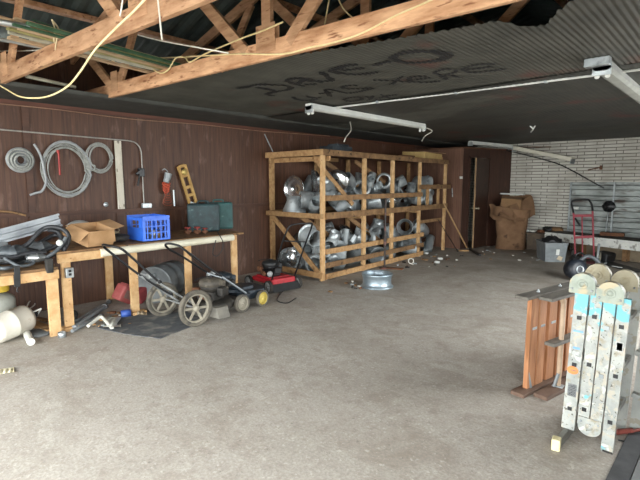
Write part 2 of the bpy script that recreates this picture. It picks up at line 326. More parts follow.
# painted writing on the ceiling, following the ripples, traced stroke by stroke
def strokes(name,lines,wd=.03):
    mb=MB()
    for ln in lines:
        pts=[zat(px,py,CZ) for px,py in ln]; pts=spline(pts,14) if len(pts)>2 else [pts[0].lerp(pts[1],i/20) for i in range(21)]
        N=len(pts)
        for i,p in enumerate(pts): pass
        def f(u,v,pts=pts,N=N):
            t=u*(N-1); i=min(int(t),N-2); p=pts[i].lerp(pts[i+1],t-i); d=(pts[min(i+2,N-1)]-pts[max(i-1,0)]); d.z=0; d.normalize(); n=Vector((-d.y,d.x,0))
            w_=wd*(1+.25*math.sin(u*9+p.x*20)); q=p+n*(v-.5)*2*w_; q.z=sheetz(q.x,q.y)-.0045; return q
        L_=sum((pts[i+1]-pts[i]).length for i in range(N-1))
        mb.grid(f,max(8,int(L_/.0055)),9,False)
    o=mb.build(name,paint_black,ceiling,False); o['kind']='structure'; return o
DAVE=[[(236,88.5),(245,87),(254,85),(264,84.3),(275,85),(285,85.5),(291,87.5),(287,90),(280,91),(276,91.5)],[(256,87),(267,89),(277,91.5)],[(277,91.5),(267,94),(273,96)],
 [(286,80.5),(295,83.5),(304,86.5)],[(286,80.5),(293,78.5),(300,78),(311,80),(322,83)],[(297,84),(303,80)],
 [(300,78),(312,81),(333,81)],[(333,81),(328,77),(321,71.5)],[(317,84),(305,84.5)],
 [(358,64.5),(348,65),(338,68),(332,70.5),(341,73),(355,74.5),(368,73.5),(380,71.5)],[(340,70),(352,69.5),(365,67.5)]]
DASH=[[(374,65.5),(382,63),(391,61)]]
OO=[[(392,58),(397,54.5),(408,52),(422,51.3),(438,52),(447,55),(442,59),(430,61.5),(416,62.7),(402,62),(392,58)]]
WAS=[[(292.5,97),(297,99.5),(304,100.7),(311,100.5),(318,99)],[(306,96),(312,98.5)],[(306,96),(314,98),(321,97.5)],
 [(324.5,89.5),(328,93),(330,96.5)],[(324.5,89.5),(334,90),(342,92.5)],[(319,93.8),(326,93),(333,92.6)],
 [(358,85.5),(350,85.3),(343,86.8),(345,88.5),(358,88.6),(374,88)],[(374,88),(362,91),(351,93),(342,92.5)]]
HERE=[[(373,80),(388,80.3),(402,81)],[(402,76),(397,80),(391,84.5)],[(412,81.8),(400,81)],
 [(427,76),(416,76.3),(409,78),(413,81),(426,82),(440,80.5)],[(414,79.5),(430,77.3)],
 [(434,72),(441,75.5),(448,79)],[(434,72),(444,69),(455,69.5),(454,72.3),(442,75.3)],[(447,74.5),(462,77)],
 [(495,63.5),(480,64),(466,67),(463,70),(472,71.8),(485,71),(506,68)],[(466,69),(480,68),(492,65.8)]]
OSIX=[[(344,99.5),(350,97.5),(358,97),(362,98.8),(356,100.6),(348,101.2),(344,99.5)],[(366,96),(372,98.5),(381,98.7)],[(373,95.5),(370,99),(366,100)],[(380,94),(386,96.5),(391,97.5)],[(380,97.5),(388,95.5),(397,94)]]
strokes('painted_word',DAVE,.031); strokes('painted_dash',DASH,.028); strokes('painted_letter',OO,.038); strokes('painted_word',WAS,.024); strokes('painted_word',HERE,.021); strokes('painted_word',OSIX,.018)
# ---------------------------------------------------------------- roof trusses
def truss(y,label):
    yy=lambda x:y+.062*(x+2.7)
    root=empty('roof_truss',(-2.7,y,2.41),label,'roof truss','wooden roof trusses over the torn ceiling')
    cz=2.478 if y<3 else 2.545; s=(0,1,0)
    def pk(name,a,b,w_=.089,t=.038,dy=0,m=truss_wood):
        MB().plank((a[0],yy(a[0])+dy,a[1]),(b[0],yy(b[0])+dy,b[1]),w_,t,s).build(name,m,root)
    pk('bottom_chord',(-5.95,cz),(.6,cz),.135)
    tz=lambda x: roofz(x)-.16
    pk('top_chord',(-6.05,tz(-6.05)),(-2.82,tz(-2.82)),.12,dy=.001); pk('top_chord',(.65,tz(.65)),(-2.78,tz(-2.78)),.12,dy=-.001)
    k=0
    for a,b in(((-5.04,cz+.02),(-5.75,3.05)),((-4.94,cz+.02),(-4.25,tz(-4.25)-.05)),((-2.95,cz+.02),(-4.05,tz(-4.05)-.05)),((-2.72,cz+.02),(-2.72,tz(-2.8)-.05)),((-2.5,cz+.02),(-1.45,tz(-1.45)-.05)),((-.35,cz+.02),(-1.1,tz(-1.1)-.05)),((-.2,cz+.02),(.4,tz(.4)-.05))):
        pk('web_brace',a,b,.1,.036,dy=(.002 if k%2 else -.002)); k+=1
    for gx,gw in((-4.99,.14),(-2.72,.2)):
        for sy in(-1,1): MB().box((gx,yy(gx)+sy*.0215,cz+.085),(gw,.003,.2),(0,0,.062)).build('gusset_plate',truss_wood,root)
    return root
truss(.2,'wooden roof truss nearest the open end, at the top left corner'); truss(1.38,'pinkish roof truss whose long chord carries the tied bundle of strips'); truss(2.36,'pine roof truss running along the torn edge of the ceiling')
truss(3.55,'darker roof truss first behind the torn ceiling edge'); truss(4.7,'darkest roof truss, farthest back above the ceiling')
for x,lb in((-5.4,'rough roof purlin under the metal roof near the left wall'),(-4.3,'rough roof purlin midway up the left roof slope'),(-3.3,'rough roof purlin just left of the ridge'),(-2.0,'rough roof purlin just right of the ridge'),(-.9,'rough roof purlin low on the right roof slope')):
    tag(MB().box((x,4.9,roofz(x)-.045),(.09,12.8,.05)).build('roof_purlin',truss_wood),lb,'purlin','roof purlins')
# bundle of strips lying over the truss chords
bm_={'g':mat('green_paint','2A4E38','4A6E52',8,.6),'w':mat('white_pipe','9A9886','BAB8A8',6,.5),'o':mat('weathered_strip','9C8264','C4AC8C',10,.8,stretch=(3,.4,3)),'y':mat('moss_strip','7C7A4C','A39C68',12,.8)}
bd=[('o','wood_strip',-4.60,.0,.055,.014),('g','wood_strip',-4.54,.0,.03,.014),('y','wood_strip',-4.66,.0,.045,.014),('o','wood_strip',-4.71,.014,.05,.012),('g','wood_strip',-4.50,.014,.03,.02),('w','plastic_pipe',-4.78,.0,.03,0),('w','plastic_pipe',-4.83,.0,.022,0),('o','wood_strip',-4.62,.03,.05,.012),('y','wood_strip',-4.56,.028,.04,.012),('o','wood_strip',-4.66,.045,.03,.012),('o','wood_strip',-4.59,.056,.04,.012),('o','wood_strip',-4.90,.0,.05,.02)]
nm_={'g':'green painted','w':'white','o':'pale weathered','y':'mossy yellow'}
lbs=['pale flat strip under the tied bundle, beside the green one','green painted strip at the bottom of the overhead bundle','mossy yellow strip low in the overhead bundle','pale strip on the left side of the overhead bundle','narrow green strip on the right side of the overhead bundle','thicker white plastic pipe lying along the overhead bundle','thinner white plastic pipe at the left of the overhead bundle','pale strip in the middle of the overhead bundle','mossy strip in the middle of the overhead bundle','pale strip high on the left of the overhead bundle','topmost pale strip of the overhead bundle','separate pale board lying beside the overhead bundle']
for i,(c,n,x,dz,w_,t) in enumerate(bd):
    y0=1.02+random.uniform(-.06,.14); y1=2.9+random.uniform(-.3,.5); z=2.5485+dz
    if t: o=MB().plank((x+.83,y0,z+t/2),(x+.42+random.uniform(-.02,.02),y1,z+t/2),w_,t,(0,0,1),.001).build(n,bm_[c])
    else: o=MB().tube([(x+.83,y0,z+w_/2),(x+.42,y1+.3,z+w_/2)],w_/2,10).build(n,bm_[c])
    tag(o,lbs[i],'strip' if t else 'pipe','strips and pipes lying over the trusses')
tag(MB().tube(spline([zat(52,20,2.62),zat(58,28,2.63),zat(60,38,2.6),zat(57,46,2.56),zat(54,40,2.54),zat(55,30,2.6),zat(52,20,2.62)],5),.006,6).tube(spline([zat(57,38,2.55),zat(55.5,48,2.50),zat(55.5,63,2.42)],5),.0045,6).build('tie_cord',mat('cream_cord','D3C49C','E3D7B4',20,.7)),'pale cord tied round the overhead bundle of strips','cord')
for a,b,r_,lb,nm in((tuple(zat(-6,38,2.565)),tuple(zat(54,49.5,2.565)),.014,'grey metal conduit resting on the chords left of the bundle','metal_pipe'),(tuple(zat(-6,21,2.57)),tuple(zat(30,27,2.57)),.02,'thin grey metal rod resting on the chords beside the bundle','metal_pipe')):
    tag(MB().tube([a,b],r_,10).build(nm,alu),lb,'pipe')
# cables in the roof space
ycab=mat('yellow_cable','D8C48C','E6D6A6',20,.5); wcab=mat('white_cable','CFCDBE','E0DED2',20,.5)
def cable(pxs,Y,r_,m,name,label,f=yat):
    pts=[f(px,py,Y) for px,py in pxs]
    return tag(MB().tube(spline(pts,7),r_,7).build(name,m),label,'cable')
def chordY(px,py,off):
    p=yat(px,py,2.35)
    for _ in range(4): p=yat(px,py,2.36+.062*(p.x+2.7)-off)
    return p
cable([(-6,82),(6,89),(20,96.5),(37,98),(52,95),(68,86),(80,72),(95,50),(115,29),(133,12),(150,-6)],1.0,.0052,ycab,'electric_cable','thick yellow cable drooping in a loop at the top left')
cable([(112,61),(130,58.6),(150,58.5),(200,56),(240,54),(270,54.5),(290,53),(310,47.5),(330,43.5),(360,34),(395,16),(420,5),(440,-4)],.027,.006,ycab,'electric_cable','long yellow cable stapled along the chord at the torn ceiling edge',chordY)
cable([(108,64),(122,57),(133,52.5),(142,56),(152,68),(160,73),(168,70),(176,58),(185,57.5),(190,62),(205,54),(240,39),(262,31),(283,22)],.045,.0062,ycab,'electric_cable','yellow cable waving up to the king post web',chordY)
cable([(157,-8),(160,20),(162,40)],1.2,.004,wcab,'string','white string hanging straight down in front of the truss')
cable([(138,35),(162,41),(195,47),(228,53)],1.9,.005,wcab,'string','white string stretched from the front truss to the second')
cable([(123,-8),(122,5),(120,16)],1.1,.004,wcab,'string','short white string dangling near the top left truss joint')
cable([(331,-10),(328,6),(324,28)],2.75,.006,ycab,'electric_cable','cable dropping from the roof behind the chord, left one of two')
cable([(334,-12),(343,8),(355,20)],2.75,.006,ycab,'electric_cable','cable dropping from the roof behind the chord, right one of two')
cable([(-4,51),(15,51),(40,50),(47,49)],1.35,.006,wcab,'electric_cable','short pale cable at the left edge under the bundle')
# ---------------------------------------------------------------- fluorescent fixtures and ceiling conduit
def fixture(p0,p1,label,wd=.115,ht=.055,sockets=True,m=None,end=True):
    p0=Vector(p0);p1=Vector(p1); m=m or paintw
    root=empty('light_fixture',tuple((p0+p1)/2),label,'light fixture'); d=(p1-p0).normalized(); s_=d.cross(Vector((0,0,1))).normalized(); u=s_.cross(d)
    M=Matrix((s_,d,u)).transposed(); L=(p1-p0).length; c=(p0+p1)/2
    prof=[(-wd/2,0),(-wd/2+.012,ht),(wd/2-.012,ht),(wd/2,0),(wd*.28,-.016),(-wd*.28,-.016)]
    mb=MB().prism([c+M@Vector((x,-L/2,z)) for x,z in prof],d*L); mb.build('housing',m,root)
    for q in(-1,1):
        e=MB().box((0,0,0),(wd*1.0,.014,ht*1.5),None,.003); e.v=[c+M@(v+Vector((0,q*(L/2-.007),-.008))) for v in e.v]; e.build('end_plate',galv,root)
        for sx in(-1,1):
            if not sockets: continue
            e=MB().lathe([(.001,-.011),(.017,-.011),(.019,0),(.017,.011),(.001,.011)],(0,0,0),(0,1,0),14).box((0,0,.02),(.026,.02,.04))
            e.v=[c+M@(v+Vector((sx*wd*.27,q*(L/2-.035),-.05))) for v in e.v]; e.build('lamp_socket',mat('socket_plastic','D8D8D2','E6E6E0',9,.4),root)
    return root
fixture((-3.83,3.93,2.36),(-3.83,6.5,2.36),'long white fluorescent fixture without tubes on the ceiling near the rack')
fixture((-.9,4.12,2.365),(-.9,6.55,2.365),'fluorescent fixture with two bare sockets at the right end of the ceiling conduit',.13,m=mat('grey_enamel','8A8C88','A0A29C',5,.55))
fixture((-4.42,9.45,2.33),(-4.1,10.85,2.315),'bluish white fixture above the closet by the brick wall',.12,sockets=False)
fixture((-4.03,10.9,2.27),yat(573,161,10.5),'fixture hanging down crookedly by one end across the brick wall',.15,.07,sockets=False,m=mat('cream_enamel','D8D4C2','E6E2D2',5,.45))
def conduit(pts,r_,name,label,m=None,k=1,par=None,cat='conduit'):
    o=MB().tube(spline(pts,6) if k else pts,r_,8).build(name,m or mat('conduit_paint','C9CBC6','DADBD6',8,.45),par)
    return tag(o,label,cat) if par is None else o
r_=empty('ceiling_conduit',(-2.4,4.45,2.4),'white conduit running across the ceiling between the two fixtures','conduit')
conduit([(-3.86,4.36,2.415),(-2.4,4.5,2.418),(-.96,4.6,2.415),(-.4,4.62,2.415),(.45,4.65,2.415)],.0105,'conduit',None,par=r_)
for x,y in((-3.2,4.42),(-2.28,4.51),(-1.44,4.58)): MB().box((x,y,2.418),(.03,.045,.03),None,.004).build('conduit_clamp',galv,r_)
tag(MB().box((-.92,4.075,2.405),(.17,.075,.06),None,.004).build('junction_box',galv),'galvanized junction box where the ceiling conduit meets the right fixture','junction box')
tag(MB().tube(spline([zat(424,127,2.43),zat(432,131,2.38),zat(425,136,2.3),zat(422,141,2.2)],6),.008,6).build('electric_cable',wcab),'pale cable curling from the ceiling above the rack','cable')
tag(MB().tube(spline([zat(350,122,2.4),zat(351,130,2.25),zat(346,137,2.12),zat(344,142,2.05)],6),.008,6).build('electric_cable',wcab),'pale cable hanging from the long fixture down to the rack top','cable')
tag(MB().tube(spline([yat(505,150,11.2),yat(545,160,11.25),yat(565,167,11.3),yat(596,184,11.3),yat(604,188,11.33)],6),.011,6).build('electric_cable',blackp),'black cable sagging over the brick wall under the crooked fixture','cable')
tag(MB().tube([yat(502,147,11.33),yat(551,147,11.33)],.012,6).build('wall_conduit',rust),'short dark pipe fixed along the top of the brick wall','conduit')
tag(MB().box(yat(601,167.5,11.37),(.05,.04,.09),None,.005).tube([yat(588,170,11.35),yat(600,167.5,11.35)],.012,6).build('wall_bracket',rust),'small rusty bracket high on the brick wall','bracket')
tag(MB().tube(spline([zat(530,126,2.43),zat(533,129,2.38),zat(531,132,2.36)],4),.012,6).tube([zat(535,126,2.43),zat(533,129,2.38)],.012,6).build('wire_scrap',paintw),'small white wire scrap sticking out of the ceiling','wire')
# ---------------------------------------------------------------- things on the left wall
IX=-5.975
def W(px,py,off=0): return xat(px,py,IX+off)
cw=mat('grey_cable','7E807C','A2A49E',20,.5); cw2=mat('grey_tube','85888A','9C9FA0',12,.5)
wl=empty('wall_conduit',W(140,170),'thin metal conduit bending down to a socket by the white board','conduit')
MB().tube(spline([W(-8,128.8,.02),W(40,133),W(80,136.5),W(115,139.5),W(130,141),W(137,144),W(141,151,.01),W(142,165),W(143,185),W(144,203)],5),.0085,8).build('conduit_pipe',mat('steel_conduit','8E8C86','AEABA4',8,.5,.3),wl)
MB().box(W(141,172.5,.02),(.06,.075,.11),None,.006).box(W(139,172,.05),(.03,.10,.03),(R(35),0,0),.004).tube([W(139.5,176,.03),W(137.8,186,.03)],.012,7).build('switch_box',blackm,wl)
MB().box(W(146.5,205.5,.025),(.05,.13,.065),None,.006).build('socket_box',galv,wl)
ro=empty('cable_reel',W(21,160),'small round reel of pale cable on the wall, far left','reel')
rc=W(21,160,.045)
MB().lathe([(.045,-.03),(.045,.03)],rc,(1,0,0),24).lathe([(.135,-.035),(.14,-.03),(.14,-.026),(.04,-.026),(.04,-.035),(.135,-.035)],rc,(1,0,0),30).build('reel_drum',cw2,ro)
for i in range(3): MB().tube([rc+Vector((-.012+.012*i,math.cos(a)*(.12-.028*i),math.sin(a)*(.12-.028*i)-.006*i)) for a in [k*2*math.pi/36 for k in range(36)]],.0115,7,closed=True).build('cable_turn',cw,ro)
def coil(name,c,ry,rz,n,rt,m,label,par=None,j=.012,seed=1):
    rg=random.Random(seed); pts=[]
    for i in range(n*28+1):
        a=i*2*math.pi/28; k=i//28
        e=1+.05*math.sin(a+k*1.3)*rg.uniform(.6,1)
        pts.append(Vector(c)+Vector((.012+.007*(k%3)+rg.uniform(0,.001),math.cos(a)*(ry+j*math.sin(k*2.1))*e,math.sin(a)*(rz+j*math.cos(k*1.7)))))
    o=MB().tube(pts,rt,7).build(name,m,par)
    return o
co=empty('cable_coil',W(65,170),'large coil of grey cable hanging on the panelled wall','cable coil')
coil('cable_turns',W(66,170),.235,.29,8,.0062,cw,None,co,.034)
coil('hose_end',W(66.5,169),.255,.315,2,.009,cw2,None,co,.012,3)
MB().tube(spline([W(34,144,.03),W(39,152,.03),W(42,160,.04),W(44.5,172,.05),W(46,182,.04),W(42,191,.04),W(36,193,.03),W(30,195,.03)],6),.013,8).build('loose_tail',cw2,co)
c2=empty('cable_coil',W(99,159),'small coil of grey cable hooked on the wall right of the big coil','cable coil')
coil('cable_turns',W(99,158),.14,.165,6,.006,cw,None,c2,.022,5)
MB().tube(spline([W(86,168,.02),W(90,170,.04),W(94,170,.04),W(95,166,.04),W(92,165,.03)],5),.009,7).build('loose_tail',cw,c2)
tag(MB().tube([W(58.5,152,.03),W(60,175,.03)],.011,8).tube([W(57.5,150,.03),W(58.5,153,.03)],.016,8).build('screwdriver',mat('red_handle','8C2420','A6342C',9,.45)),'red handled rod hanging inside the big cable coil','tool')
tag(MB().plank(W(117.5,140.8,.012),W(121.5,209,.012),.085,.02,(1,0,0)).build('white_board',mat('flaking_white','B5AE9E','CFC9BB',9,.75,c3='7F776A',s3=25,t3=(.6,.66),stretch=(1,1,.4))),'narrow upright board with flaking white paint on the wall','board')
tag(MB().lathe([(.001,.02),(.018,.018),(.022,0),(.03,-.002)],W(106,204.5),(1,0,0),12).build('wall_hook',galv),'small metal hook on the wall rail below the white board','knob')
tag(MB().tube(spline([W(-5,211,.02),W(10,212,.02),W(26,215.5,.03)],5),.012,6).build('wood_stick',old_wood),'thin wooden stick lying on the wall rail at the left edge','stick')
# level, drop light
lv=empty('spirit_level',W(187,184),'yellow wooden level with three windows leaning on the wall rail','level')
a_=W(181.5,165.5,.03); b_=W(193,203,.03); ax=(b_-a_).normalized(); sd=Vector((1,0,0)).cross(ax).normalized(); Lv=(b_-a_).length; lvm=mat('level_wood','A07A40','BC9858',8,.55)
for s_ in(-1,1): MB().plank(a_+sd*s_*.055,b_+sd*s_*.055,.035,.035,(1,0,0)).build('level_rail',lvm,lv)
for t in(0,.25,.55,.76,1): MB().plank(a_+ax*(Lv*t-.012)+Vector((.001,0,0)),a_+ax*(Lv*t+.03)+Vector((.001,0,0)),.09,.03,(1,0,0)).build('level_crosspiece',lvm,lv)
MB().lathe([(.001,0),(.04,0),(.045,.012),(.04,.02),(.001,.02)],a_+ax*.17*Lv+Vector((.015,0,0)),(1,0,0),16).build('level_vial',mat('brass2','B39A55','CDB878',6,.4,.6),lv)
MB().box(b_+ax*.02,(.045,.13,.05),(R(-18),0,0),.004).build('level_end_cap',galv,lv)
dl=empty('trouble_light',W(167,185),'hanging work light with a coiled orange cord on the wall','work light')
MB().tube([W(166,182.5,.06),W(168.5,173.5,.06)],[.04,.052],14).build('light_guard',galv_dull,dl)
MB().tube(spline([W(162.5,170,.02),W(165,169,.05),W(168,172,.06)],5),.006,6).build('hook',galv_dull,dl)
pts=[]; 
for i in range(90):
    a=i*.7; pts.append(W(166.2,183+ i*.10,.05)+Vector((.025*math.sin(a*1.3),math.cos(a)*.048*(1-i/260),math.sin(a)*.03)))
MB().tube(pts,.0075,6).build('wound_cord',mat('orange_cord','A0402A','BC5236',9,.55),dl)
pts=[]
for i in range(70):
    a=i*.45; pts.append(W(167.5+ .5*math.sin(i*.1),192+ i*.17,.03)+Vector((0.008*math.sin(a),math.cos(a)*(.018+.0008*i),math.sin(a)*.03)))
MB().tube(pts,.005,6).build('loose_cord',mat('dark_orange_cord','7A3A26','8E4A32',9,.6),dl)
tag(MB().tube([W(173.5,190,.03),W(174.5,206,.03)],.012,8).build('metal_rod',galv),'short bright metal rod hanging beside the work light','rod')
for pxy,lb in(((21,147),'bent nail above the small cable reel'),((54,150),'nail carrying the big cable coil')):
    tag(MB().tube([W(*pxy),W(*pxy,.05)],.004,6).build('nail',rust),lb,'nail')

tag(MB().tube([zat(26,76,2.5),zat(75,87,2.5)],.018,8).build('plastic_pipe',MATS['white_pipe']),'white pipe lying low behind the chord end at the top left','pipe')

tag(MB().tube(spline([W(-8,103,.03),W(60,110,.03),W(130,119,.03),W(200,124.5,.03),W(260,131,.03),W(330,136,.03)],5),.005,6).build('wall_wire',mat('tan_wire2','8A6A54','A4826A',9,.6)),'thin tan wire strung along the wall just under the ceiling trim','wire')
rg=random.Random(3); xs_=[-4.0,-3.94,-3.88,-4.08,-4.14,-4.19]
for k,lb in enumerate(['pale split lath crossing the overhead bundle, topmost','pale split lath on the right of the overhead bundle','short green lath on top of the overhead bundle','broken pale lath at the left of the overhead bundle','mossy lath poking out of the bundle end','lowest broken lath at the left of the bundle end']):
    a=Vector((xs_[k],.95+rg.uniform(-.05,.25),2.61+.02*k+rg.uniform(0,.03))); b=Vector((xs_[k]-rg.uniform(.1,.32),2.3+rg.uniform(-.2,.5),2.60+rg.uniform(0,.02)))
    tag(MB().plank(a,b,.035,.012,(rg.uniform(-.5,.5),0,1),.001).build('wood_lath',bm_[['o','o','g','o','y','o'][k]]),lb,'lath','strips and pipes lying over the trusses')
# ---------------------------------------------------------------- workbenches
def bench(name,p0,p1,top,label,legs,fascia):
    p0=Vector(p0);p1=Vector(p1); d=(p1-p0).normalized(); inn=Vector((-1,0,0))
    root=empty(name,((p0.x+WX)/2,(p0.y+p1.y)/2,0),label,'workbench'); P=lambda t,i,z:p0+d*t+inn*i+Vector((0,0,z)); L=(p1-p0).length
    dep=p0.x-WX-.035
    n=5
    for k in range(n):
        a=(k+.5)/n*dep
        MB().plank(P(-.0+.015*(k%3),a,top-.012),P(L+.02*((k*2)%3),a,top-.012),dep/n-.006,.022,(0,0,1),.002).build('top_board',old_wood,root)
    for (t,i,w_,z0) in legs:
        MB().box(P(t,i,(top-.024+z0)/2),(.04,w_,top-.024-z0),None,.003).build('leg',pine_new,root)
    MB().plank(P(.0,dep-.03,top-.07),P(L,dep-.03,top-.07),.09,.036,inn).build('back_rail',pine,root)
    for (t0,t1) in fascia: MB().plank(P(t0,-.0,top-.068),P(t1,-.0,top-.068),.088,.036,inn).build('front_rail',pine_new,root)
    return root,P
low,PL=bench('low_workbench',(-4.86,-.4,0),(-4.87,1.5,0),.69,'low pine workbench at the far left edge',[(1.85,.045,.10,0),(1.5,.9,.1,0),(.35,.045,.1,0),(1.35,.55,.09,0)],[(.2,1.52),(1.545,1.90)])
tall,PT=bench('tall_workbench',(-4.97,1.53,0),(-5.09,3.93,0),.82,'longer and higher pine workbench with the white front edge',[(.085,.045,.085,.03),(.80,.045,.09,.0),(1.52,.045,.085,0),(2.26,.045,.085,0),(.9,.95,.09,0)],[(.0,.46)])
MB().box(PT(.085,.04,.02),(.12,.14,.04),None,.004).build('foot_block',pine_new,tall); MB().box(PT(.83,.03,.02),(.1,.16,.04),None,.004).build('foot_block',pine_new,tall)
gt=MB(); wh=mat('cream_edge','D3CDB6','E4DFCB',3,.5,bump=.03)
MB().tube([PT(.42,-.008,.765),PT(2.2,-.008,.768)],.043,18).build('white_front_pipe',wh,tall)
MB().box(PT(.10,-.002,.60),(.05,.075,.10),None,.006).build('outlet_box',galv,tall)
for z in(.62,.585): MB().box(PT(.10,-.028,z),(.004,.028,.026),None,.003).build('outlet_face',blackp,tall)
tag(MB().box(PL(1.82,-.01,.715),(.055,.035,.0)if 0 else (.07,.06,.14),None,.01).build('rubber_flap',rubber),'dark rubber flap lying over the corner between the two workbenches','flap')
tag(MB().plank(xat(17,266,-4.835),xat(17.5,287,-4.835),.05,.006,(1,0,0)).tube(spline([xat(17.5,287,-4.83),xat(16.8,291,-4.83),xat(18.5,292,-4.83)],4),.006,6).build('hanging_strap',blackp),'black strap with a hook hanging off the low workbench front','strap')
# on the low bench
LT=.703
mc=empty('metal_channel',(-5.4,1.0,LT+.15),'long grey metal channel propped above the hoses on the low bench','metal channel')
a_=xat(-30,244,-5.35); b_=xat(59,219.5,-5.45); 
d=(b_-a_).normalized(); u=Vector((1,0,0)).cross(d).normalized(); u=-u if u.z<0 else u
mb=MB(); sec=[(.0,-.065),(.06,-.07),(.06,-.05),(.012,-.045),(.012,-.012),(.045,-.008),(.045,.008),(.012,.012),(.012,.045),(.06,.05),(.06,.07),(.0,.065)]
mb.prism([a_+Vector((1,0,0))*x+u*y for x,y in sec],b_-a_); mb.build('channel_body',mat('grey_channel','8B9096','A2A7AB',6,.45,.4),mc)
hosem=mat('black_hose','1D1F21','34363A',14,.5); hose2=mat('grey_hose','3D4246','5A6064',14,.5)
def hose(pts,r_,m,label,name='hose'):
    return tag(MB().tube(spline(pts,7),r_,9).build(name,m),label,'hose')
def L_(px,py,x=-5.1): return xat(px,py,x)
hose([zat(-8,262,LT+.02),zat(10,262,LT+.025),zat(30,258,LT+.03),zat(50,256,LT+.03),Vector((-5.05,1.62,.86)),L_(64,250,-5.02),L_(69,238,-5.05),L_(64,230,-5.1),L_(54,227,-5.15),L_(45,228,-5.2),L_(38,233,-5.2),L_(28,244,-5.2),L_(18,249,-5.2)],.022,hosem,'thick black hose looping up at the end of the low bench')
hose([zat(-8,268,LT+.02),zat(8,268,LT+.022),zat(24,262,LT+.022),zat(40,260,LT+.05),L_(52,254,-4.96),L_(60,247,-5.0),L_(66,237,-5.0)],.018,hose2,'grey hose nearest the front edge of the low bench')
hose([L_(-8,252,-5.2),L_(10,250,-5.2),L_(25,249,-5.2),L_(40,251,-5.2),L_(54,247,-5.2),L_(61,240,-5.2),L_(58,232,-5.25),L_(48,230,-5.3)],.02,hosem,'second black hose bundled behind the thick one')
hose([L_(-8,256,-5.0),L_(10,257,-5.0),L_(30,253,-5.0),L_(46,252,-5.0)],.016,hosem,'short black hose across the heap on the low bench')
hose([L_(-8,247,-5.3),L_(20,253,-5.1),L_(34,262,-4.95),L_(20,266,-4.9),L_(4,258,-4.98)],.014,hose2,'thin grey hose looped low on the low bench')
hose([L_(24,252,-5.4),L_(40,243,-5.4),L_(52,236,-5.45),L_(60,236,-5.4),L_(64,244,-5.3)],.024,hosem,'fat black hose at the back of the heap')
tag(MB().box((-5.45,.98,LT+.10),(.4,.42,.20),(R(4),R(-6),R(10)),.03).box((-5.45,.98,LT+.205),(.25,.2,.02),(R(4),R(-6),R(10)),.008).build('grey_case',mat('grey_case','6E7274','85898A',9,.6)),'grey plastic case under the channel at the far left','case')
for i,(px,py,x,s,m,lb) in enumerate([(36,257,-5.02,.10,alu,'crumpled silver duct piece in the heap on the low bench'),(40,247,-5.3,.14,mat('grey_cloth','4A4E50','6A6E70',12,.9,bump=.2),'grey rag among the hoses'),(12,252,-5.15,.16,hose2,'dark rubber pad at the left of the heap')]):
    c=L_(px,py,x); c.z=max(c.z,LT+s*.3)
    mb=MB(); rg=random.Random(i)
    k=[rg.uniform(.75,1.2) for _ in range(60)]
    mb.grid(lambda u,v:c+Vector((math.cos(u*6.2832)*math.sin(v*3.1416)*s,math.sin(u*6.2832)*math.sin(v*3.1416)*s,math.cos(v*3.1416)*s*.45))*1.0*(.85+.2*math.sin(u*37.7+v*11)*math.sin(v*9.4)),18,10)
    tag(mb.build(['duct_scrap','rag','rubber_pad'][i],m),lb,['scrap','rag','pad'][i])
tag(MB().lathe([(.001,0),(.028,0),(.03,.004),(.03,.028),(.001,.032)],L_(59.5,243,-5.0),(1,-.3,.2),14).build('round_cap',paintw),'small round white cap at the end of the hose heap','cap')
for x in (-5.72,):
    tag(MB().plank((x,.2,LT+.012),(x+.1,1.45,LT+.012),.09,.024,(0,0,1)).build('scrap_board',old_wood),'scrap board at the back of the low bench','board')
# on the tall bench
TT=.8325
def T_(px,py): return zat(px,py,TT)
# open cardboard box
cb0=Vector((-5.22,1.96,TT+.03)); bw,bl,bh,t=.30,.30,.17,.005
bx=empty('cardboard_box',tuple(cb0),'open brown cardboard box on the tall bench beside the hoses','box')
Rz=Matrix.Rotation(R(14),3,'Z')@Matrix.Rotation(R(13),3,'Y'); B=lambda x,y,z:cb0+Rz@Vector((x,y,z))
def quad(pts,th,name,m,par,label=None):
    p=[Vector(q) for q in pts]; n=(p[1]-p[0]).cross(p[2]-p[0]).normalized()*th
    o=MB().prism(p,n).build(name,m,par); 
    if label:o['label']=label
    return o
hx,hy=bw/2,bl/2
quad([B(-hx,-hy,0),B(hx,-hy,0),B(hx,hy,0),B(-hx,hy,0)],t,'box_bottom',cardb,bx)
quad([B(hx,-hy,0),B(hx,hy,0),B(hx,hy,bh),B(hx,-hy,bh)],t,'box_wall',cardb,bx); quad([B(-hx,-hy,0),B(-hx,hy,0),B(-hx,hy,bh),B(-hx,-hy,bh)],t,'box_wall',cardb,bx)
quad([B(-hx,-hy,0),B(hx,-hy,0),B(hx,-hy,bh),B(-hx,-hy,bh)],t,'box_wall',cardb,bx); quad([B(-hx,hy,0),B(hx,hy,0),B(hx,hy,bh),B(-hx,hy,bh)],t,'box_wall',cardb,bx)
quad([B(-hx,-hy,bh),B(hx,-hy,bh),B(hx+.02,-hy-.12,bh-.10),B(-hx-.02,-hy-.13,bh-.08)],t,'box_flap',cardb,bx)
quad([B(-hx,hy,bh),B(hx,hy,bh),B(hx-.02,hy+.14,bh+.02),B(-hx,hy+.16,bh+.02)],t,'box_flap',cardb,bx)
quad([B(-hx,-hy,bh),B(-hx,hy,bh),B(-hx-.10,hy+.01,bh-.05),B(-hx-.10,-hy,bh-.05)],t,'box_flap',cardb,bx)
quad([B(hx,-hy,bh),B(hx,hy,bh),B(hx+.03,hy+.01,bh-.13),B(hx+.03,-hy,bh-.13)],t,'box_flap',cardb,bx)
wb=xat(81,224,-5.66); wb.z=TT+.02; 
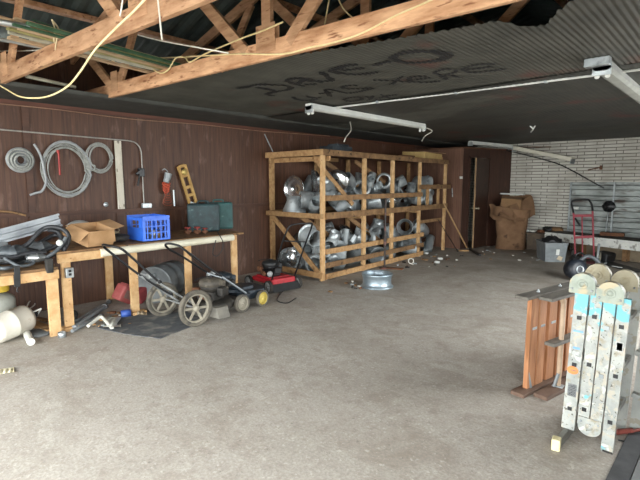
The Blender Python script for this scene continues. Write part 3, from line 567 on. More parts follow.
tag(MB().lathe([(.001,.0),(.10,.0),(.125,.04),(.14,.12),(.13,.17),(.09,.20),(.05,.215),(.001,.22)],wb+Vector((0,-.02,0)),(0,0,1),26).build('plastic_tub',mat('grey_tub','9A9D9A','B0B2AE',6,.6)),'grey rounded plastic tub standing behind the cardboard box','tub')
pts=[]
for i in range(80):
    a=i*.33; pts.append(Vector((-5.35+.012*math.sin(i*.9),2.2+.14*math.cos(a)*(1-i/300),TT+.05+.05*abs(math.sin(i*.05))+.045*math.sin(a)+.03*math.sin(i*.21))))
tag(MB().tube(pts,.006,6).build('wire_coil',mat('tan_wire','8C8068','A89A80',9,.6)),'loose coil of tan wire between the cardboard box and the blue crate','wire coil')
rg=random.Random(4)
tag(MB().grid(lambda u,v:Vector((-5.28+.15*math.cos(u*6.28)*math.sin(v*3.14),2.24+.16*math.sin(u*6.28)*math.sin(v*3.14),TT+.045+.045*math.cos(v*3.14)))*1+Vector((0,0,.01*math.sin(u*40)*math.sin(v*3.14))),20,8).build('dark_bag',rubber),'crumpled black bag left of the blue crate','bag')
# blue crate
crx0,crx1,cry0,cry1,ch=-5.44,-5.06,2.465,2.80,.285
bc=empty('plastic_crate',((crx0+crx1)/2,(cry0+cry1)/2,TT),'bright blue lattice plastic crate on the tall bench','crate'); blue=mat('blue_plastic','2A60CC','3A74E0',6,.4)
def lattice(A,Bv,nc,rows,name):
    A=Vector(A);Bv=Vector(Bv); n=(Bv-A).normalized(); o=n.cross(Vector((0,0,1)))*.006; L=(Bv-A).length; m=MB()
    for z0,z1 in rows: m.prism([A+o*.2+Vector((0,0,z0)),Bv+o*.2+Vector((0,0,z0)),Bv+o*.2+Vector((0,0,z1)),A+o*.2+Vector((0,0,z1))],o*.6)
    for i in range(nc+1):
        c=A+n*(L*i/nc); wv=.007 if 0<i<nc else .016
        c=A+n*min(max(L*i/nc,wv),L-wv)
        m.prism([c-n*wv,c+n*wv,c+n*wv+Vector((0,0,ch)),c-n*wv+Vector((0,0,ch))],o)
    return m.build(name,blue,bc)
rows=[(0,.022),(.085,.098),(.16,.172),(.232,ch)]
lattice((crx1,cry0,TT),(crx1,cry1,TT),6,rows,'lattice_side'); lattice((crx0,cry1,TT),(crx0,cry0,TT),6,rows,'lattice_side')
lattice((crx1,cry1,TT),(crx0,cry1,TT),6,rows,'lattice_side')
m=MB().box(((crx0+crx1)/2,cry0,TT+.075),(crx1-crx0,.007,.15)).box(((crx0+crx1)/2,cry0,TT+.25),(crx1-crx0,.01,.03)).box((crx0+.04,cry0,TT+.19),(.09,.007,.1)).box((crx1-.04,cry0,TT+.19),(.09,.007,.1)); m.build('handle_side',blue,bc)
MB().box(((crx0+crx1)/2,(cry0+cry1)/2,TT+.004),(crx1-crx0,cry1-cry0,.008)).build('crate_bottom',blue,bc)
cc=[('glass_jar','clear glass jar with a metal lid inside the blue crate',-5.2,2.52),('tin_can','dull tin can inside the blue crate at the front',-5.14,2.62),('tin_can','darker tin can inside the blue crate at the back',-5.34,2.62),('glass_jar','small jar of fittings inside the blue crate, right end',-5.16,2.71)]
for i,(n,lb,x,y) in enumerate(cc):
    h=[.15,.12,.14,.10][i]; r_=[.04,.038,.045,.03][i]
    tag(MB().lathe([(.001,.009),(r_,.009),(r_,h*.8),(r_*.9,h*.84),(r_*.95,h*.86),(r_*.95,h),(.001,h)],(x,y,TT),(0,0,1),16).build(n,[mat('jar_glass','8E9488','A4AA9C',9,.2),alu,rust,mat('jar_amber','6E5A3C','8A744C',9,.25)][i]),lb,n.split('_')[1])
# green cases
def case(c,L,D,H,rot,label,m,sc=1):
    r0=empty('tool_case',c,label,'case'); M=Matrix.Rotation(rot,3,'Z'); c=Vector(c)
    def P(m_,name,mm,lb=None):
        m_.v=[c+M@q for q in m_.v]; o=m_.build(name,mm,r0)
        return o
    P(MB().box((0,-D*.26,H/2),(L,D*.48,H),None,.025),'case_half',m); P(MB().box((0,D*.26,H/2),(L,D*.48,H),None,.025),'case_half',m)
    P(MB().box((0,0,H/2),(L*.985,D*.06,H*.98),None,.004),'case_seam',blackp)
    P(MB().tube(spline([(-.07,0,H-.004),(-.065,0,H+.03),(0,0,H+.036),(.065,0,H+.03),(.07,0,H-.004)],4),.011,8),'case_handle',m)
    for s in(-1,1): P(MB().box((s*L*.3,0,H+.001),(.04,.05,.012),None,.003),'case_latch',blackm)
    P(MB().box((0,-D/2-.001,H*.5),(L*.8,.006,H*.72),None,.003),'embossed_panel',m)
    return r0
gm=mat('dark_green_case','17292D','233F42',7,.55,c3='48605E',s3=14,t3=(.6,.7)); gm2=mat('teal_case','264A4A','356260',7,.55,c3='5C7E78',s3=14,t3=(.6,.7))
case((-5.53,3.58,TT),.43,.19,.385,R(58),'large dark green tool case standing on the tall bench',gm)
case((-5.66,3.92,TT),.40,.15,.39,R(62),'teal tool case behind and right of the dark green case',gm2)
redm=mat('red_valve','7E2E2A','9A423A',14,.5)
def valve(p,label,s=1,m=redm):
    r0=empty('pipe_valve',tuple(p),label,'valve'); p=Vector(p)
    MB().lathe([(.001,0),(.028*s,0),(.028*s,.03*s),(.018*s,.035*s),(.018*s,.05*s)],p,(0,0,1),12).tube([p+Vector((0,-.045*s,.035*s)),p+Vector((0,.045*s,.035*s))],.02*s,10).build('valve_body',rust,r0)
    mb=MB(); c=p+Vector((0,0,.085*s)); mb.tube([c+Vector((math.cos(a)*.035*s,math.sin(a)*.035*s,0)) for a in [k*6.2832/18 for k in range(18)]],.009*s,7,closed=True)
    for k in range(3): a=k*2.094; mb.tube([c,c+Vector((math.cos(a)*.035*s,math.sin(a)*.035*s,0))],.006*s,6)
    mb.tube([p+Vector((0,0,.04*s)),c+Vector((0,0,.006))],.008*s,7); mb.build('handwheel',m,r0)
valve(T_(190,234.5)+Vector((-.05,0,0)),'red handwheel valve on the bench in front of the dark green case, left one'); valve(T_(196,234)+Vector((-.0,0.02,0)),'second red valve touching the first on the tall bench')
valve(T_(205,233.5),'small grey and red valve near the middle of the dark green case front',.8)
tag(MB().lathe([(.001,0),(.035,0),(.038,.05),(.03,.07),(.02,.075),(.02,.09),(.001,.09)],T_(170,236)+Vector((-.12,0,0)),(0,0,1),14).build('small_bottle',rust),'small brown bottle right beside the blue crate','bottle')
hose([T_(209,232),T_(214,230)+Vector((0,0,.03)),xat(220,236,-5.02),xat(223,243,-5.0),xat(222,250,-5.0),xat(217,256,-5.0),xat(213,254,-5.0),xat(214,247,-5.0),xat(216,240,-5.01)],.006,blackp,'black cord hanging off the tall bench below the green case','cord')
# ---------------------------------------------------------------- under the benches
def tankm(p,d,r_,L,label,m,name='gas_cylinder',collar=True):
    p=Vector(p); d=Vector(d).normalized(); r0=empty(name,(p.x,p.y,0),label,'gas cylinder')
    prof=[(.001,-L/2)]+[(r_*math.sin(a),-L/2+r_*.55*(1-math.cos(a))) for a in [R(20*k) for k in range(1,5)]]+[(r_,-L/2+r_*.55),(r_,-.008),(r_*1.015,-.006),(r_*1.015,.006),(r_,.008),(r_,L/2-r_*.55)]+[(r_*math.cos(a),L/2-r_*.55+r_*.55*math.sin(a)) for a in [R(20*k) for k in range(1,5)]]+[(.001,L/2)]
    MB().lathe(prof,p,d,30).build('cylinder_body',m,r0)
    if collar:
        c=p+d*(L/2+.01); a=d.orthogonal().normalized(); b=d.cross(a)
        mb=MB(); 
        for s in(-1,1):
            q=c+a*s*r_*.5; mb.tube([q-d*.03,q+d*.07],.008,7)
        mb.tube([c+a*r_*.5+d*.07,c-a*r_*.5+d*.07],.008,7); mb.build('carry_handle',paintw,r0)
        MB().tube([c-d*.03,c+d*.05],.018,10).tube([c+d*.03-b*.04,c+d*.03+b*.03],.012,8).build('valve_stem',blackm,r0)
    return r0
creamt=mat('cream_tank','BBB7AA','CCC8BC',4,.5,c3='A08C6A',s3=9,t3=(.66,.74))
tankm((-5.12,1.13,.15),(-.35,.92,.12),.135,.42,'cream painted gas cylinder lying on its side under the low bench',creamt)
r0=tankm((-5.5,1.12,.22),(0,0,1),.15,.36,'yellow topped gas cylinder standing behind the cream one',mat('grey_tank','8E9088','A4A69C',5,.5),'gas_cylinder',False)
MB().lathe([(.1,.38),(.105,.39),(.105,.5),(.1,.505),(.092,.5),(.092,.39),(.1,.38)],(-5.5,1.12,.03),(0,0,1),20).build('collar_ring',mat('yellow_collar','C6A52E','D8BA48',6,.5),r0)
MB().tube([(-5.5,1.12,.38),(-5.5,1.12,.48)],.02,8).tube([(-5.5,1.08,.45),(-5.42,1.16,.45)],.015,8).build('valve_stem',rust,r0)
pvc=mat('white_pvc','C9C8BE','DAD9D0',8,.45)
def item(mb,name,m,label,cat,group=None): return tag(mb.build(name,m),label,cat,group)
F=lambda px,py,z=.0: zat(px,py,z)
item(MB().tube([F(24,328,.035),F(31,342,.035)],.034,14),'plastic_pipe',pvc,'short white plastic pipe in front of the cream gas cylinder','pipe')
item(MB().tube(spline([F(26,309,.12),F(30,301,.14),F(35,304,.10),F(29,310,.1),F(36,313,.05)],4),.007,6),'bent_wire',pvc,'bent white wire standing behind the cream gas cylinder','wire')
item(MB().lathe([(.001,.0),(.12,.0),(.125,.01),(.125,.022),(.1,.028),(.001,.026)],F(39,334,.0),(0,0,1),28),'flat_disc',mat('grey_lid','5E6262','74787A',6,.6),'round grey lid lying on the floor by the low bench leg','lid')
item(MB().lathe([(.001,0),(.035,0),(.035,.05),(.03,.05),(.03,.01),(.001,.01)],F(62,337,.0),(0,0,1),16),'pipe_fitting',galv,'small grey pipe fitting at the foot of the low bench leg','cap')
item(MB().plank(F(30,322,.02),F(52,331,.02),.09,.035,(0,0,1)),'wood_block',pine,'pale board lying on the floor behind the low bench leg','board')
item(MB().plank(F(36,318,.012),F(50,321,.012),.06,.02,(0,0,1)),'wood_scrap',old_wood,'dark board scrap beside the cream cylinder valve','scrap')
item(MB().lathe([(.001,0),(.06,0),(.06,.03),(.03,.04),(.03,.09),(.06,.10),(.06,.13),(.001,.13)],F(72,315,.06),(1,-.4,0),22),'cord_spool',rubber,'black spool on its side behind the tall bench front leg','spool')
gp=mat('grey_pipe','7A8084','94999B',7,.5)
for i,(a,b,r_,lb) in enumerate([((72,324),(108,302),.022,'long grey pipe lying toward the wall under the tall bench, rear one'),((74,328),(104,307),.028,'grey pipe with a round open end, middle of the three under the bench'),((72,331),(100,316),.018,'thin grey pipe in front of the other two under the bench')]):
    item(MB().tube([F(*a,r_),F(*b,r_)],r_,12).lathe([(r_*1.25,0),(r_*1.25,.05),(r_*.8,.05),(r_*.8,0),(r_*1.25,0)],F(*b,r_),F(*b,r_)-F(*a,r_),14),'plastic_pipe',gp,lb,'pipe')
item(MB().tube(spline([F(88,326,.03),F(97,319,.06),F(101,317,.07),F(105,320,.05),F(112,328,.02)],5),[.018]*21,9),'bent_bracket',pvc,'white bent pipe shaped like a peak lying under the tall bench','pipe')
item(MB().grid(lambda u,v:F(103+18*u,317+10*v,.012+.03*math.sin(u*9+v*5)*math.sin(v*3.14)+.025*math.sin(u*3.14)),16,10).grid(lambda u,v:F(103+18*u,317+10*v,.006),2,2),'plastic_sheet',mat('clear_film','A9AAA0','C2C2B8',8,.35),'crumpled clear plastic sheet on the floor under the tall bench','plastic')
item(MB().lathe([(.001,0),(.04,0),(.045,.1),(.04,.1),(.036,.01),(.001,.01)],F(121,314,.042),(.3,1,0),16),'paper_cup',mat('blue_cup','2A4896','4868B4',8,.5),'blue cup lying on its side under the tall bench','cup')
item(MB().lathe([(.02,0),(.042,0),(.042,.03),(.02,.03),(.02,0)],F(127,313,.04),(.3,1,0),16),'tape_roll',pvc,'white tape roll beside the blue cup','tape')
rb=empty('gas_can',tuple(F(127,306)),'faded red plastic fuel can tipped back under the tall bench','fuel can'); fr=mat('faded_red','9C4A48','B46660',6,.6)
c0=F(127,306)+Vector((-.06,0,.0)); Mr=Euler((R(-28),R(12),R(25))).to_matrix()
def turn(mb,M,c): mb.v=[c+M@q for q in mb.v]; return mb
turn(MB().box((0,0,0),(.14,.25,.2),None,.025).box((0,-.03,.105),(.1,.12,.03),None,.01),Mr,c0+Vector((0,0,.145))).build('can_body',fr,rb)
turn(MB().box((.071,0,.0),(.004,.15,.1),None,.001),Mr,c0+Vector((0,0,.145))).build('can_label',mat('label_grey','7A5A54','8E7A70',20,.6),rb)
turn(MB().tube(spline([(0,.03,.1),(0,.03,.14),(0,.09,.14),(0,.11,.1)],4),.012,8),Mr,c0+Vector((0,0,.145))).build('can_handle',fr,rb)
item(turn(MB().box((0,0,0),(.2,.2,.15),None,.02),Euler((R(20),0,R(30))).to_matrix(),F(146,306)+Vector((-.2,.0,.11))),'red_bag',mat('dark_red_cloth','7A2C30','943E40',8,.8),'dark red bundle behind the middle bench leg','bundle')
item(MB().grid(lambda u,v:F(133+14*u,309+6*v,.01+.04*math.sin(u*3.14)*math.sin(v*3.14)+.008*math.sin(u*20)),12,8).grid(lambda u,v:F(133+14*u,309+6*v,.004),2,2),'rag',mat('tan_rag','8E7E66','A8977C',12,.9),'tan rag at the foot of the middle bench leg','rag')
def litter(chips,mats,names,where,grp):
    chips.sort(key=lambda c:c[0]); tot={}
    for c in chips: tot[c[2]]=tot.get(c[2],0)+1
    cnt={}
    for _,o,k in chips:
        i=cnt.get(k,0); cnt[k]=i+1; n=tot[k]
        w_='' if n==1 else ('leftmost ' if i==0 else 'rightmost ' if i==n-1 else ['','second ','third ','fourth ','fifth ','sixth ','seventh ','eighth ','ninth ','tenth ','eleventh ','twelfth ','thirteenth ','fourteenth '][i]+'from left ')
        tag(o.build('debris_chip',mats[k]),(w_+names[k]+' scrap chip '+where).strip(),'scrap',grp)
chips=[]
rg=random.Random(11)
for i in range(20):
    px,py=rg.uniform(78,132),rg.uniform(311,326); s=rg.uniform(.015,.035)
    p=F(px,py,s*.4); o=turn(MB().box((0,0,0),(s*2,s*1.3,s*.8),None,s*.2),Euler((0,0,rg.uniform(0,3))).to_matrix(),p)
    chips.append((px,o,rg.choice([0,1,2,3,4])))
litter(chips,[old_wood,galv_dull,rust,pvc,pine],['brown wooden','dull grey','rusty','white','pale wooden'],'in the litter under the tall bench','litter of chips under the tall bench')
# drum
dr=empty('plastic_drum',(-5.42,2.98,0),'grey dented drum lying on its side under the tall bench','drum')
dm=mat('drum_grey','5C6164','7C8182',4,.5,.1,bump=.05); ax=Vector((.55,-.83,.0)).normalized(); dc=Vector((-5.5,2.95,.235))
MB().lathe([(.001,-.27),(.205,-.27),(.228,-.25),(.228,-.08),(.233,-.07),(.228,-.06),(.228,.08),(.233,.09),(.228,.10),(.228,.25)],dc,ax,36).build('drum_shell',dm,dr)
MB().lathe([(.228,.25),(.235,.255),(.235,.275),(.225,.28),(.2,.262),(.05,.258),(.001,.258)],dc,ax,36).build('drum_end',mat('drum_end','63686A','868A8A',4,.5,.1),dr)
MB().lathe([(.001,0),(.03,0),(.03,.02),(.001,.02)],dc+ax*.258+Vector((0,0,.12)),ax,12).build('bung',dm,dr)
# rubber mat
item(MB().prism([F(97,328),F(125,334.5),F(160,339),F(206,321),F(180,309),F(140,311)],(0,0,.008)),'rubber_mat',mat('mat_rubber','43464A','55585A',9,.85,bump=.1,c3='8A857C',s3=6,t3=(.5,.75)),'dark rubber mat on the floor under the high wheeled mower','mat')
# ---------------------------------------------------------------- mowers
def wheel(c,ax,r_,wd,tire,hub,root,spokes=6,name='wheel'):
    c=Vector(c); ax=Vector(ax).normalized()
    w_=MB().lathe([(r_*.78,-wd*.4),(r_*.95,-wd/2),(r_,-wd*.3),(r_,wd*.3),(r_*.95,wd/2),(r_*.78,wd*.4),(r_*.76,0),(r_*.78,-wd*.4)],c,ax,36).build(name,tire,root)
    a=ax.orthogonal().normalized(); b=ax.cross(a)
    m=MB().lathe([(r_*.70,-wd*.3),(r_*.79,-wd*.36),(r_*.79,wd*.36),(r_*.70,wd*.3),(r_*.70,-wd*.3)],c,ax,30).lathe([(.001,-wd*.6),(r_*.16,-wd*.55),(r_*.2,-wd*.3),(r_*.2,wd*.3),(r_*.16,wd*.6),(.001,wd*.65)],c,ax,16)
    if spokes:
        for k in range(spokes):
            t=2*math.pi*k/spokes+.2; d=a*math.cos(t)+b*math.sin(t); m.plank(c+d*r_*.15,c+d*r_*.73,r_*.13,wd*.3,ax,.001)
    else:
        m.lathe([(.001,wd*.2),(r_*.3,wd*.32),(r_*.7,wd*.12),(r_*.7,-wd*.12),(.001,-wd*.12)],c,ax,30)
        for k in range(20):
            t=2*math.pi*k/20; d=a*math.cos(t)+b*math.sin(t); m.plank(c+d*r_*.32+ax*wd*.24,c+d*r_*.7+ax*wd*.16,r_*.05,wd*.1,ax,.0005)
    m.build('wheel_hub',hub,w_); return w_
dusty=mat('dusty_tire','4E4A42','706A5E',9,.85,c3='45423E',s3=14,t3=(.55,.65)); grim=mat('grimy_black','1C1B19','3E3A34',9,.6,c3='6A6254',s3=10,t3=(.6,.72)); hubm=mat('pale_hub','807A6C','9C9686',9,.6)
def engine(c,M,root,m,cover,s=1):
    def P(mb,name,mm): mb.v=[c+M@(q*s) for q in mb.v]; return mb.build(name,mm,root)
    P(MB().box((0,0,.05),(.2,.22,.1),None,.02).lathe([(.001,0),(.11,0),(.115,.03),(.115,.06),(.10,.085),(.05,.10),(.001,.10)],(0,-.0,.1),(0,0,1),24),'engine_block',m)
    P(MB().lathe([(.001,0),(.1,0),(.12,.02),(.125,.05),(.11,.08),(.06,.095),(.001,.098)],(0,0,.13),(0,0,1),26).box((.02,.11,.14),(.14,.08,.09),None,.02),'engine_cover',cover)
    P(MB().box((.13,.02,.09),(.07,.13,.09),None,.015),'fuel_tank',m)
    fin=MB()
    for k in range(6): fin.box((-.13,0,.03+.017*k),(.09,.13,.006))
    P(fin,'cooling_fins',m); P(MB().box((-.1,-.1,.1),(.09,.07,.07),None,.012).tube([(-.03,-.12,.06),(.06,-.15,.05)],.03,12),'muffler',rust)
    P(MB().tube(spline([(.0,-.0,.235),(-.05,-.08,.24),(-.08,-.16,.22)],4),.005,6).box((0,0,.235),(.05,.03,.02),None,.004),'pull_cord',blackm)
# mower 1, high wheels, handle leaning out to the left
m1=empty('push_mower',(-4.45,2.8,0),'dirty black push mower with two big spoked rear wheels on the mat','lawn mower')
wheel((-4.16,2.565,.195),(1,.0,0),.195,.05,dusty,hubm,m1,6); wheel((-4.76,2.52,.195),(1,.0,0),.195,.05,dusty,hubm,m1,6)
wheel((-4.235,3.225,.105),(1,.1,0),.105,.05,dusty,hubm,m1,0)
wheel((-4.7,3.2,.105),(1,.1,0),.105,.05,dusty,hubm,m1,0)
MB().tube([(-4.78,2.54,.195),(-4.14,2.565,.195)],.012,8).build('rear_axle',alu,m1)
MB().lathe([(.27,.0),(.275,.06),(.25,.085),(.12,.10),(.001,.10),],(-4.46,2.93,.085),(0,0,1),30).box((-4.47,3.12,.14),(.44,.25,.05),None,.02).box((-4.46,2.72,.17),(.40,.2,.05),None,.02).build('mower_deck',grim,m1)
MB().prism([(-4.20,2.76,.05),(-4.11,2.82,.03),(-4.10,2.96,.03),(-4.18,2.99,.05)],(-.05,0,.11)).build('side_chute',mat('worn_alu','5E5B54','7C786E',8,.6,.2),m1)
engine(Vector((-4.42,2.93,.18)),Matrix.Rotation(R(20),3,'Z'),m1,grim,mat('dirty_cover','38342E','5E574C',9,.6,c3='857C6C',s3=12,t3=(.5,.7)),1.1)
h1=[V(xat(119,248.5,-4.40)),V(yat(101,246,1.85))]
hA,hB=h1; up1=MB().tube(spline([V(-4.33,2.56,.27),V(-4.34,2.30,.46),hA+V(0,.12,-.1),hA+V(0,.02,-.005),hA.lerp(hB,.3)+V(0,-.03,.02),hB.lerp(hA,.1)+V(0,0,.01),hB+V(-.02,.12,-.1),V(-4.66,2.25,.5),V(-4.60,2.54,.27)],6),.0125,9)
up1.build('upper_handle',blackm,m1)
MB().tube([V(-4.32,2.66,.18),V(-4.335,2.24,.50)],.012,8).tube([V(-4.61,2.62,.18),V(-4.665,2.2,.54)],.012,8).build('lower_handle',alu,m1)
MB().tube([V(-4.335,2.26,.52),V(-4.67,2.22,.55)],.009,8).box((-4.5,2.24,.54),(.06,.04,.05),None,.006).build('handle_brace',alu,m1)
for p in((-4.335,2.26,.50),(-4.665,2.22,.54)): MB().lathe([(.001,0),(.02,0),(.02,.015),(.001,.02)],p,(1,0,0),10).build('wing_knob',blackp,m1)
# mower 2, black with yellow wheel, ahead of it
m2=empty('lawn_mower',(-4.5,3.5,0),'black lawn mower with a yellow front wheel, ahead of the high wheeled one','lawn mower')
yel=mat('yellow_hub','A8933C','C2AE5A',9,.5)
wheel((-4.27,3.56,.10),(1,.12,0),.10,.045,dusty,yel,m2,0); wheel((-4.78,3.62,.10),(1,.12,0),.10,.045,dusty,yel,m2,0)
wheel((-4.84,3.12,.10),(1,.12,0),.10,.045,dusty,hubm,m2,0)
dk2=mat('blue_black_deck','20272E','39434C',8,.45)
MB().prism([(-4.8,3.02,.17),(-4.5,3.32,.17),(-4.33,3.42,.17),(-4.3,3.62,.17),(-4.42,3.72,.17),(-4.68,3.74,.17),(-4.78,3.6,.17)],(0,0,.035)).box((-4.55,3.52,.135),(.40,.34,.10),None,.03).box((-4.55,3.45,.21),(.26,.22,.06),None,.02).build('mower_deck',dk2,m2)
engine(Vector((-4.72,3.32,.19)),Matrix.Rotation(R(0),3,'Z'),m2,grim,dk2,.9)
q=lambda px,py,x:xat(px,py,x)
MB().tube(spline([q(244,291,-4.36),q(229,281,-4.4),q(212,270,-4.42),q(196,258,-4.44),q(184,249.5,-4.46),q(178,245.5,-4.5),q(169,243.5,-4.56),q(165.5,245,-4.6),q(169,249,-4.62),q(180,255,-4.64),q(197,266,-4.66),q(214,277,-4.68),q(228,287,-4.68)],6),.0125,9).build('upper_handle',blackm,m2)
MB().tube([q(246,293,-4.34),q(222,277,-4.39),],.014,8).tube([q(222,278,-4.39),q(207,273,-4.5)],.012,8).build('lower_handle',mat('bare_rail','7E858A','9AA0A3',8,.4,.5),m2)
MB().box(q(211,274,-4.5),(.05,.1,.04),(R(20),0,0),.005).build('cable_bracket',alu,m2)
MB().tube(spline([q(184,250,-4.46),q(200,264,-4.5),q(215,272,-4.5),q(226,286,-4.55)],5),.005,6).build('throttle_cable',blackp,m2)
# red mower
m3=empty('red_lawn_mower',(-4.9,4.2,0),'red lawn mower in front of the wooden rack','lawn mower'); red=mat('red_deck','A01C26','B82C34',5,.45,c3='6A2A28',s3=8,t3=(.62,.7)); gh=mat('grey_wheel_hub','8A8C8C','A4A6A4',9,.5)
dY=Vector((.12,1,0)).normalized(); dX=Vector((-1,.12,0))
for a,b,n in((0,0,1),(.5,0,1),(0,.5,1),(.5,.5,1)):
    c=Vector((-4.70,4.03,.088))+dY*a+dX*b; wheel(c,dY,.088,.045,rubber,gh,m3,0)
C3=Vector((-4.70,4.03,0))+dY*.25; M3=Matrix((-dX.normalized(),dY,Vector((0,0,1)))).transposed()
def P3(mb,name,m): mb.v=[C3+M3@v for v in mb.v]; return mb.build(name,m,m3)
P3(MB().box((-.25,0,.135),(.5,.42,.07),None,.03).box((-.02,0,.14),(.10,.40,.10),None,.025).box((-.25,0,.18),(.36,.34,.03),None,.01),'mower_deck',red)
P3(MB().prism([(.04,-.23,.12),(.04,.23,.12),(.10,.23,.025),(.10,-.23,.025)],(-.012,0,0)),'rear_flap',blackp)
engine(C3+M3@Vector((-.22,-.06,.19)),M3,m3,blackm,blackp,1.0)
P3(MB().lathe([(.001,0),(.04,0),(.04,.02),(.001,.02)],(-.08,-.17,.25),(1,-.3,0),16),'air_filter',gh)
hb=[(-.02,-.19,.15),(.12,-.185,.45),(.24,-.18,.72),(.36,-.16,.93),(.40,-.06,.97),(.41,.08,.97),(.40,.19,.965),(.37,.21,.91),(.22,.2,.62),(.1,.2,.38),(-.02,.2,.15)]
P3(MB().tube(spline(hb,5),.0115,9),'mower_handle',blackm)
P3(MB().tube([(.255,-.18,.745),(.255,.2,.7)],.008,8),'handle_crossbar',blackm)
P3(MB().tube(spline([(.38,-.14,.95),(.3,-.2,.8),(.1,-.2,.4),(-.15,-.1,.3)],5),.004,6),'throttle_cable',blackp)
hose([F(292,284,.01),F(283,291,.008),F(277,300,.008),F(287,303,.008),F(296,298,.008)],.006,blackp,'black cord curled on the floor below the red mower','cord')
# ---------------------------------------------------------------- steel wheel rim on the floor
rim=empty('wheel_rim',(-3.86,5.36,0),'galvanized steel wheel rim lying flat on the open floor','wheel rim')
rp=[(.225,0),(.235,.005),(.238,.02),(.225,.028),(.212,.04),(.206,.07),(.206,.13),(.212,.16),(.222,.175),(.226,.19),(.224,.205),(.214,.208),(.212,.195),(.2,.18),(.196,.16),(.196,.06),(.20,.035),(.212,.02),(.214,.006),(.225,0)]
MB().lathe(rp,(-3.86,5.38,.0),(0,0,1),44).build('rim_barrel',mat('blue_galv','8C9CA6','AAB8C0',6,.38,.7),rim)
MB().lathe([(.197,.13),(.16,.145),(.1,.135),(.075,.14),(.05,.14),(.05,.132),(.09,.125),(.16,.13),(.197,.118)],(-3.86,5.38,0),(0,0,1),40).build('rim_disc',mat('dark_disc','5E6A70','7E8A90',6,.5,.5),rim)
# ---------------------------------------------------------------- wooden rack
rk=empty('storage_rack',(-5.35,7.2,0),'long wooden rack of pale 2x4 posts filled with galvanized duct parts','rack')
rx=lambda y:-4.70-(y-5.14)*.055
Ys=[xat(px,py,X).y for px,py,X in((323.5,250,-4.70),(364,240,-4.77),(391.5,230,-4.83),(418,225,-4.9),(443.5,222,-4.96))]
H=2.0; BX=-5.93
for i,y in enumerate(Ys):
    MB().box((rx(y)-.02,y,H/2-.02),(.04,.085,H-.04),None,.003).build('front_post',pine_new if i<5 else pine,rk)
    MB().box((BX,y+.05,H/2-.02),(.05,.085,H-.04),None,.003).build('back_post',pine,rk)
def fr_(z,y0,y1,h=.088,off=.0,m=old_wood,name='front_rail',t=.03):
    MB().plank((rx(y0)+off+.02,y0,z),(rx(y1)+off+.02,y1,z),h,t,(1,0,0)).build(name,m,rk)
Y0=Ys[0]-.05;Y4=Ys[4]+.05;Y3=Ys[3]+.05
fr_(1.955,Y0,Y4,.09); fr_(1.27,Y0+.09,Y3,.085,-.002); fr_(1.0,Y0+.09,Y4,.10,-.0)
fr_(.45,Y0+.09,Y3+.1,.085,m=pine); fr_(.235,Y0+.09,Y3+.1,.085); fr_(.06,Y0+.09,Y3+.1,.085,m=pine)
fr_(1.42,Y3-.1,Y4+.15,.09); fr_(.70,Y3+.05,Y4,.07,-.08)
fr_(1.955,Y0,Y4,.085,BX-rx(Y0)-.0,pine,'back_rail'); fr_(1.0,Y0,Y4,.085,BX-rx(Y0)+.0,pine,'back_rail')
def end(z,h=.088,m=pine,y=None,name='end_rail'):
    y=Y0-.012 if y is None else y
    MB().plank((rx(Y0)+.04,y,z),(BX-.02,y+.0,z),h,.03,(0,1,0)).build(name,m,rk)
end(1.955,.09); end(1.0,.075); end(.09,.09); end(1.87,.07,pine,Ys[0]+.1)
MB().plank((rx(Y0)-.05,Y0+.03,.09),(BX+.06,Y0+.03,.97),.08,.03,(0,1,0)).build('diagonal_brace',pine,rk)
MB().plank((rx(Y0)-.3,Ys[0]+.08,1.9),(rx(Y0)-.04,Ys[0]+.75,1.15),.07,.03,(1,0,0)).build('diagonal_brace',pine,rk)
MB().plank((-5.6,Ys[1]-.2,1.92),(-5.3,Ys[1]+.5,1.45),.08,.03,(1,0,0)).build('diagonal_brace',old_wood,rk)
MB().plank((-5.4,Ys[2]-.4,1.9),(-5.2,Ys[2]+.3,1.5),.08,.03,(1,0,0)).build('diagonal_brace',old_wood,rk)
MB().plank((-5.4,Ys[0]+.2,.95),(-5.0,Ys[1]-.1,.35),.08,.03,(1,0,0)).build('diagonal_brace',old_wood,rk)
MB().plank((-5.3,Ys[1]+.1,.95),(-5.1,Ys[2],.4),.08,.03,(1,0,0)).build('diagonal_brace',old_wood,rk)
for k in range(7):   # shelf and roof boards
    x0=lambda y,a:rx(y)-.04+(BX-rx(y)+.04)*(k+a)/7
    for z,mm,nm in((.965,old_wood,'shelf_board'),(1.99,dark_wood,'top_board')):
        MB().prism([(x0(Y0,.03),Y0,z-.012),(x0(Y0,.95),Y0,z-.012),(x0(Y4,.95),Y4,z-.012),(x0(Y4,.03),Y4,z-.012)],(0,0,.02)).build(nm,mm,rk)
for y in Ys[1:4]: MB().plank((rx(y)-.03,y-.06,.93),(BX+.02,y-.02,.93),.06,.03,(0,1,0)).build('cross_rail',pine,rk)
for y,z in((Ys[3]+.4,1.26),(Ys[3]+.9,1.26)): MB().box((rx(y)-.04,y,z),(.03,.09,.42),None,.003).build('short_post',pine,rk)
SH=.978
